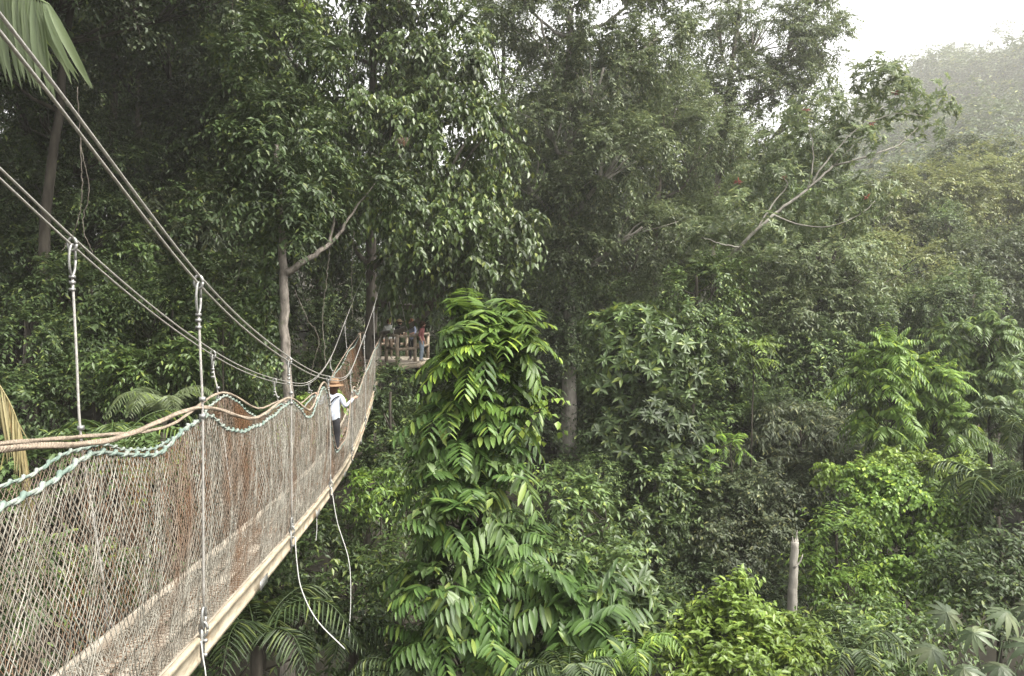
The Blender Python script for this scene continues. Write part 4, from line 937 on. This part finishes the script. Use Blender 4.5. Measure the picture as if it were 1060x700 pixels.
shrub('dark tree at the top left above the palm frond', 30, 24, [pb(60, -20, 24, 60, 45), pb(150, -10, 25, 60, 40), pb(-30, 40, 24, 60, 50), pb(230, -5, 26, 50, 36)], 'broad', 'dark', .25, 'tree', 'tree')
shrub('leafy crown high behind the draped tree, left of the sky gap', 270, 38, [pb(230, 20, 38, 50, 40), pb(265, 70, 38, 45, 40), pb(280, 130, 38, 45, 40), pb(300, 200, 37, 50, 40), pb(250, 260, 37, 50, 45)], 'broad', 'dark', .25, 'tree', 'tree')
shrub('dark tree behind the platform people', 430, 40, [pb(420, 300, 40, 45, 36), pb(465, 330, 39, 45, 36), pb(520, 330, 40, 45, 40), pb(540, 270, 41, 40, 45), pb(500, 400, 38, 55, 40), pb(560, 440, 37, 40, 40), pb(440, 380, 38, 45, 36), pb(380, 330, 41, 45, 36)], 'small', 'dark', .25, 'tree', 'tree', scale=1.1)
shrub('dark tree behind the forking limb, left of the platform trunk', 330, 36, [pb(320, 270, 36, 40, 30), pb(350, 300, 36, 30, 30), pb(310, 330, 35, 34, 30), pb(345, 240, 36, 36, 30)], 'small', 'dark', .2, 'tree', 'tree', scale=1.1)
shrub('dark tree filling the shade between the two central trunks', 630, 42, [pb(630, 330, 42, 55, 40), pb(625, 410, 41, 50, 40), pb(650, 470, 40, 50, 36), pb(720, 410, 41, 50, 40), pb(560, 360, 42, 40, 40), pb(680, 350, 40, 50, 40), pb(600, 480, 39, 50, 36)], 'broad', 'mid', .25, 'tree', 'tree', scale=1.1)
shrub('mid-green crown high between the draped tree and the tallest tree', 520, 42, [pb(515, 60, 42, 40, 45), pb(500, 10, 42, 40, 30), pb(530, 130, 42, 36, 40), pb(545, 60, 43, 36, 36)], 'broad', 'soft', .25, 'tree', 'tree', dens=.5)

for (x, y, zt, lab) in ((-15.5, 19, 13, 'added unseen tree shading the left, crown above the upper cables'), (-20.5, 27, 15, 'added unseen tree shading the corner behind the palm frond'), (-10.5, 24, 16, 'added shade tree arching over the hand ropes beyond the frame top'), (-11, 13, 12.5, 'added unseen tree whose high crown shades the leftmost tall upright'), (-20, 14, 12, 'added shade tree off the left edge, crown hanging over the frame')):  # unseen trees added above the frame to shade the forest at left
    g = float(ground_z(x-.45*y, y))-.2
    make_tree('added_shade_tree', lab, 'tree', (x-.45*y, y, g), [(x-.45*y, y, g), (x-.38*y, y, CZ+2), (x, y+.3, CZ+zt)], .3, [((x+dx, y+dy, CZ+zt+dz), (r_, r_, r_*.55)) for dx, dy, dz, r_ in ((0, 0, 1, 3.6), (3.2, 1, -.5, 3), (-3, 0, 0, 3.2), (1, -3.4, 0, 3), (0, 3.2, .4, 3.2))], 'broad', mat='dark', bark='barkdark', scale=1.3)

# ================================================================== BACKGROUND FOREST: copies of five trees, grouped by where they stand
protos = []
for k in range(5):
    bl = []
    H = 14+rng.uniform(-2, 3)
    for j in range(9):
        a = rng.uniform(0, 6.28); rr = rng.uniform(0, 3.0)
        r = rng.uniform(1.5, 2.5); bl.append((np.array([rr*math.cos(a), rr*math.sin(a), H*rng.uniform(.38, 1.0)]), np.array([r, r, r*.8])))
    sp = ['broad', 'small', 'broad', 'small', 'fine'][k]
    protos.append(make_tree('forest_tree', 'x', 'tree', (0, 0, 0), [(0, 0, -.3), (rng.normal()*.3, rng.normal()*.3, H*.5), (rng.normal()*.6, rng.normal()*.6, H*.93)], .22, bl, sp, mat=['mid', 'dark', 'dark', 'mid', 'greyg'][k], bark='bark', scale=1.3, nbr=3))
used = [False]*5
def place_bg(px, d, toppy, label, group):
    k = int(rng.integers(0, 5)); x = (px-CX)/F*d; g = float(ground_z(x, d))-.3
    top = CZ+(CY-toppy)/F*d; s = max(.35, (top-g)/15.5)
    sc = (s*rng.uniform(.8, 1.1) if s < 1 else s**.6, s*rng.uniform(.8, 1.1) if s < 1 else s**.6, s)
    if not used[k]:
        used[k] = True; o = protos[k]; o.location = (x, d, g); o.scale = sc; o.rotation_euler = (0, 0, rng.uniform(0, 6.28)); o['label'] = label; o['group'] = group
    else: copy_thing(protos[k], (x, d, g), rng.uniform(0, 6.28), sc, label, group)
def zone(n, pxr, dr, topr, label, group):
    for i in range(n):
        u = (i+.5)/n
        place_bg(pxr[0]+(pxr[1]-pxr[0])*((u*1.0+rng.uniform(-.4, .4)/n)), rng.uniform(*dr), rng.uniform(*topr), label, group)
zone(12, (-160, 290), (36, 52), (-60, 10), 'dim forest tree deep behind the paired cables at upper left', 'forest trees behind the cables')
zone(9, (-140, 290), (27, 34), (120, 230), 'dim lower forest tree behind the hand ropes', 'low forest trees behind the hand ropes')
zone(7, (300, 560), (46, 60), (80, 160), 'forest tree behind the big draped tree', 'forest trees behind the draped tree')
zone(8, (540, 780), (48, 62), (40, 130), 'forest tree behind the tallest central tree', 'forest trees behind the central trunks')
zone(6, (560, 820), (40, 46), (250, 340), 'lower forest tree in the shade behind the paddle leaf cluster', 'low forest trees behind the paddle leaves')
zone(8, (770, 900), (50, 75), (150, 220), 'forest tree on the slope behind the leaning pale tree', 'slope trees behind the leaning tree')
zone(12, (860, 1190), (46, 80), (190, 280), 'forest tree on the slope beneath the hazy hill', 'slope trees beneath the hill')
zone(9, (830, 1150), (34, 42), (300, 400), 'forest tree on the lower slope behind the arching compound leaves', 'lower slope trees')
zone(15, (610, 1000), (33.5, 41), (250, 400), 'mid-height forest tree in the wall of foliage right of the central trunks', 'mid-height trees of the forest wall')
zone(8, (600, 900), (26, 33), (480, 540), 'low tree filling the dark gap above the yellow-green bush', 'low trees in the dark gap')
zone(6, (880, 1160), (28, 32), (440, 520), 'low forest tree at the right behind the vine-smothered bush', 'low trees at right')

# undergrowth on the forest floor: past counting
n = 2600; x = rng.uniform(-42, 48, n); y = rng.uniform(6, 72, n)
z = ground_z(x, y)
C = np.stack([x, y, z+rng.uniform(.1, .9, n)], 1); O = norm(rng.normal(size=(n, 3))*.6+UP)
LV = Leaves(); sprays(LV, C, O, rng.uniform(.5, 1.1, n), 5, 7, .32, .13, 'alt', .5, .4, .4)
o = LV.build('undergrowth', M['dark']); tag(o, 'low dark leafy undergrowth covering the gully floor', 'undergrowth', kind='stuff')

# wood on the far hill
n = 3400; yy = 130+315*rng.uniform(size=n)**.8; sx = rng.uniform(-.1, .95, n); xx = sx*yy
keep = (sx > .25) | (rng.uniform(size=n) < .25); xx, yy = xx[keep], yy[keep]; n = len(xx)
zz = ground_z(xx, yy); rr = 3.5+7.5*rng.uniform(size=n)**1.6; hh = rr*rng.uniform(.8, 1.9, n)+6*rng.uniform(size=n)**4
k = 24
u = norm(rng.normal(size=(n, k, 3))+UP*.5); u[..., 2] = np.abs(u[..., 2])*1.0-.15
C = np.stack([xx, yy, zz+hh*.8], 1)[:, None]+u*rr[:, None, None]*rng.uniform(.75, 1.05, (n, k, 1))*np.array([1, 1, .95])
LV = Leaves(); sprays(LV, C.reshape(-1, 3), norm(u.reshape(-1, 3)), 2.3, 5, 3, 1.25, .75, 'alt', .3, .2, .2)
o = LV.build('forest', M['far']); tag(o, 'hazy unbroken forest covering the far hillside', 'forest', kind='stuff')

# ================================================================== GROUND, AIR, SKY, LIGHT
def axis(a, b, fine0, fine1, nf, nc):
    return np.unique(np.concatenate([np.linspace(a, fine0, nc), np.linspace(fine0, fine1, nf), np.linspace(fine1, b, nc)]))
gx = axis(-640, 640, -60, 330, 170, 22); gy = axis(-640, 640, -10, 440, 190, 22)
X, Y = np.meshgrid(gx, gy, indexing='ij'); Z = ground_z(X, Y)
V = np.stack([X, Y, Z], -1).reshape(-1, 3); idx = np.arange(len(V)).reshape(X.shape)
mb = MB(); mb.add(V, np.stack([idx[:-1, :-1], idx[1:, :-1], idx[1:, 1:], idx[:-1, 1:]], -1).reshape(-1, 4))
o = mb.build('ground', M['soil'], None, True); tag(o, 'leaf littered forest floor and hillside', 'ground', kind='structure')

mb = MB(); zb, zt = float(Z.min())-1.0, max(float(Z.max())+36, CZ+60)
mb.box((0, 0, (zb+zt)/2), (1300, 1300, zt-zb))
hz = mb.build('haze', None); tag(hz, 'pale humid haze over the valley', 'haze', kind='stuff')
m, nt, out = newmat('haze_air'); pv = nt.nodes.new('ShaderNodeVolumePrincipled')
pv.inputs['Color'].default_value = (1, .985, .95, 1); pv.inputs['Density'].default_value = HAZE = 0.0008; pv.inputs['Anisotropy'].default_value = .35
nt.links.new(pv.outputs[0], out.inputs['Volume']); hz.data.materials.append(m)

SUN_EL, SUN_AZ = rad(54), math.atan2(.80, -.42)      # azimuth measured from +Y towards +X
w = bpy.data.worlds.new('World'); S.world = w; w.use_nodes = True; nt = w.node_tree; nt.nodes.clear()
out = nt.nodes.new('ShaderNodeOutputWorld'); bg = nt.nodes.new('ShaderNodeBackground'); sky = nt.nodes.new('ShaderNodeTexSky')
sky.sky_type = 'NISHITA'; sky.sun_disc = False; sky.sun_elevation = SUN_EL; sky.sun_rotation = SUN_AZ; sky.dust_density = 4; sky.air_density = 1.5
hs = nt.nodes.new('ShaderNodeHueSaturation'); hs.inputs['Saturation'].default_value = .08
nt.links.new(sky.outputs[0], hs.inputs['Color']); nt.links.new(hs.outputs[0], bg.inputs['Color']); bg.inputs['Strength'].default_value = .13
nt.links.new(bg.outputs[0], out.inputs['Surface'])
sl = bpy.data.lights.new('sun', 'SUN'); sl.energy = 2.6; sl.angle = rad(24); sl.color = (1, .95, .85)
so = bpy.data.objects.new('sun', sl); COL.objects.link(so)
dirv = Vector((math.cos(SUN_EL)*math.sin(SUN_AZ), math.cos(SUN_EL)*math.cos(SUN_AZ), math.sin(SUN_EL)))
so.rotation_euler = dirv.to_track_quat('Z', 'Y').to_euler()

cam = bpy.data.cameras.new('camera'); co = bpy.data.objects.new('camera', cam); COL.objects.link(co)
co.location = (0, 0, CZ); co.rotation_euler = (rad(90), 0, 0)
cam.sensor_width = 36; cam.lens = F/1060*36; cam.shift_y = -20/1060; cam.clip_start = .05; cam.clip_end = 3000
S.camera = co
S.view_settings.view_transform = 'Standard'; S.view_settings.look = 'None'; S.view_settings.gamma = 1; S.view_settings.exposure = 1.8
cy = S.cycles
cy.max_bounces = 6; cy.diffuse_bounces = 3; cy.glossy_bounces = 2; cy.transmission_bounces = 3; cy.volume_bounces = 1; cy.transparent_max_bounces = 4
cy.use_denoising = True; cy.use_adaptive_sampling = True; cy.adaptive_threshold = .005; cy.caustics_reflective = False; cy.caustics_refractive = False
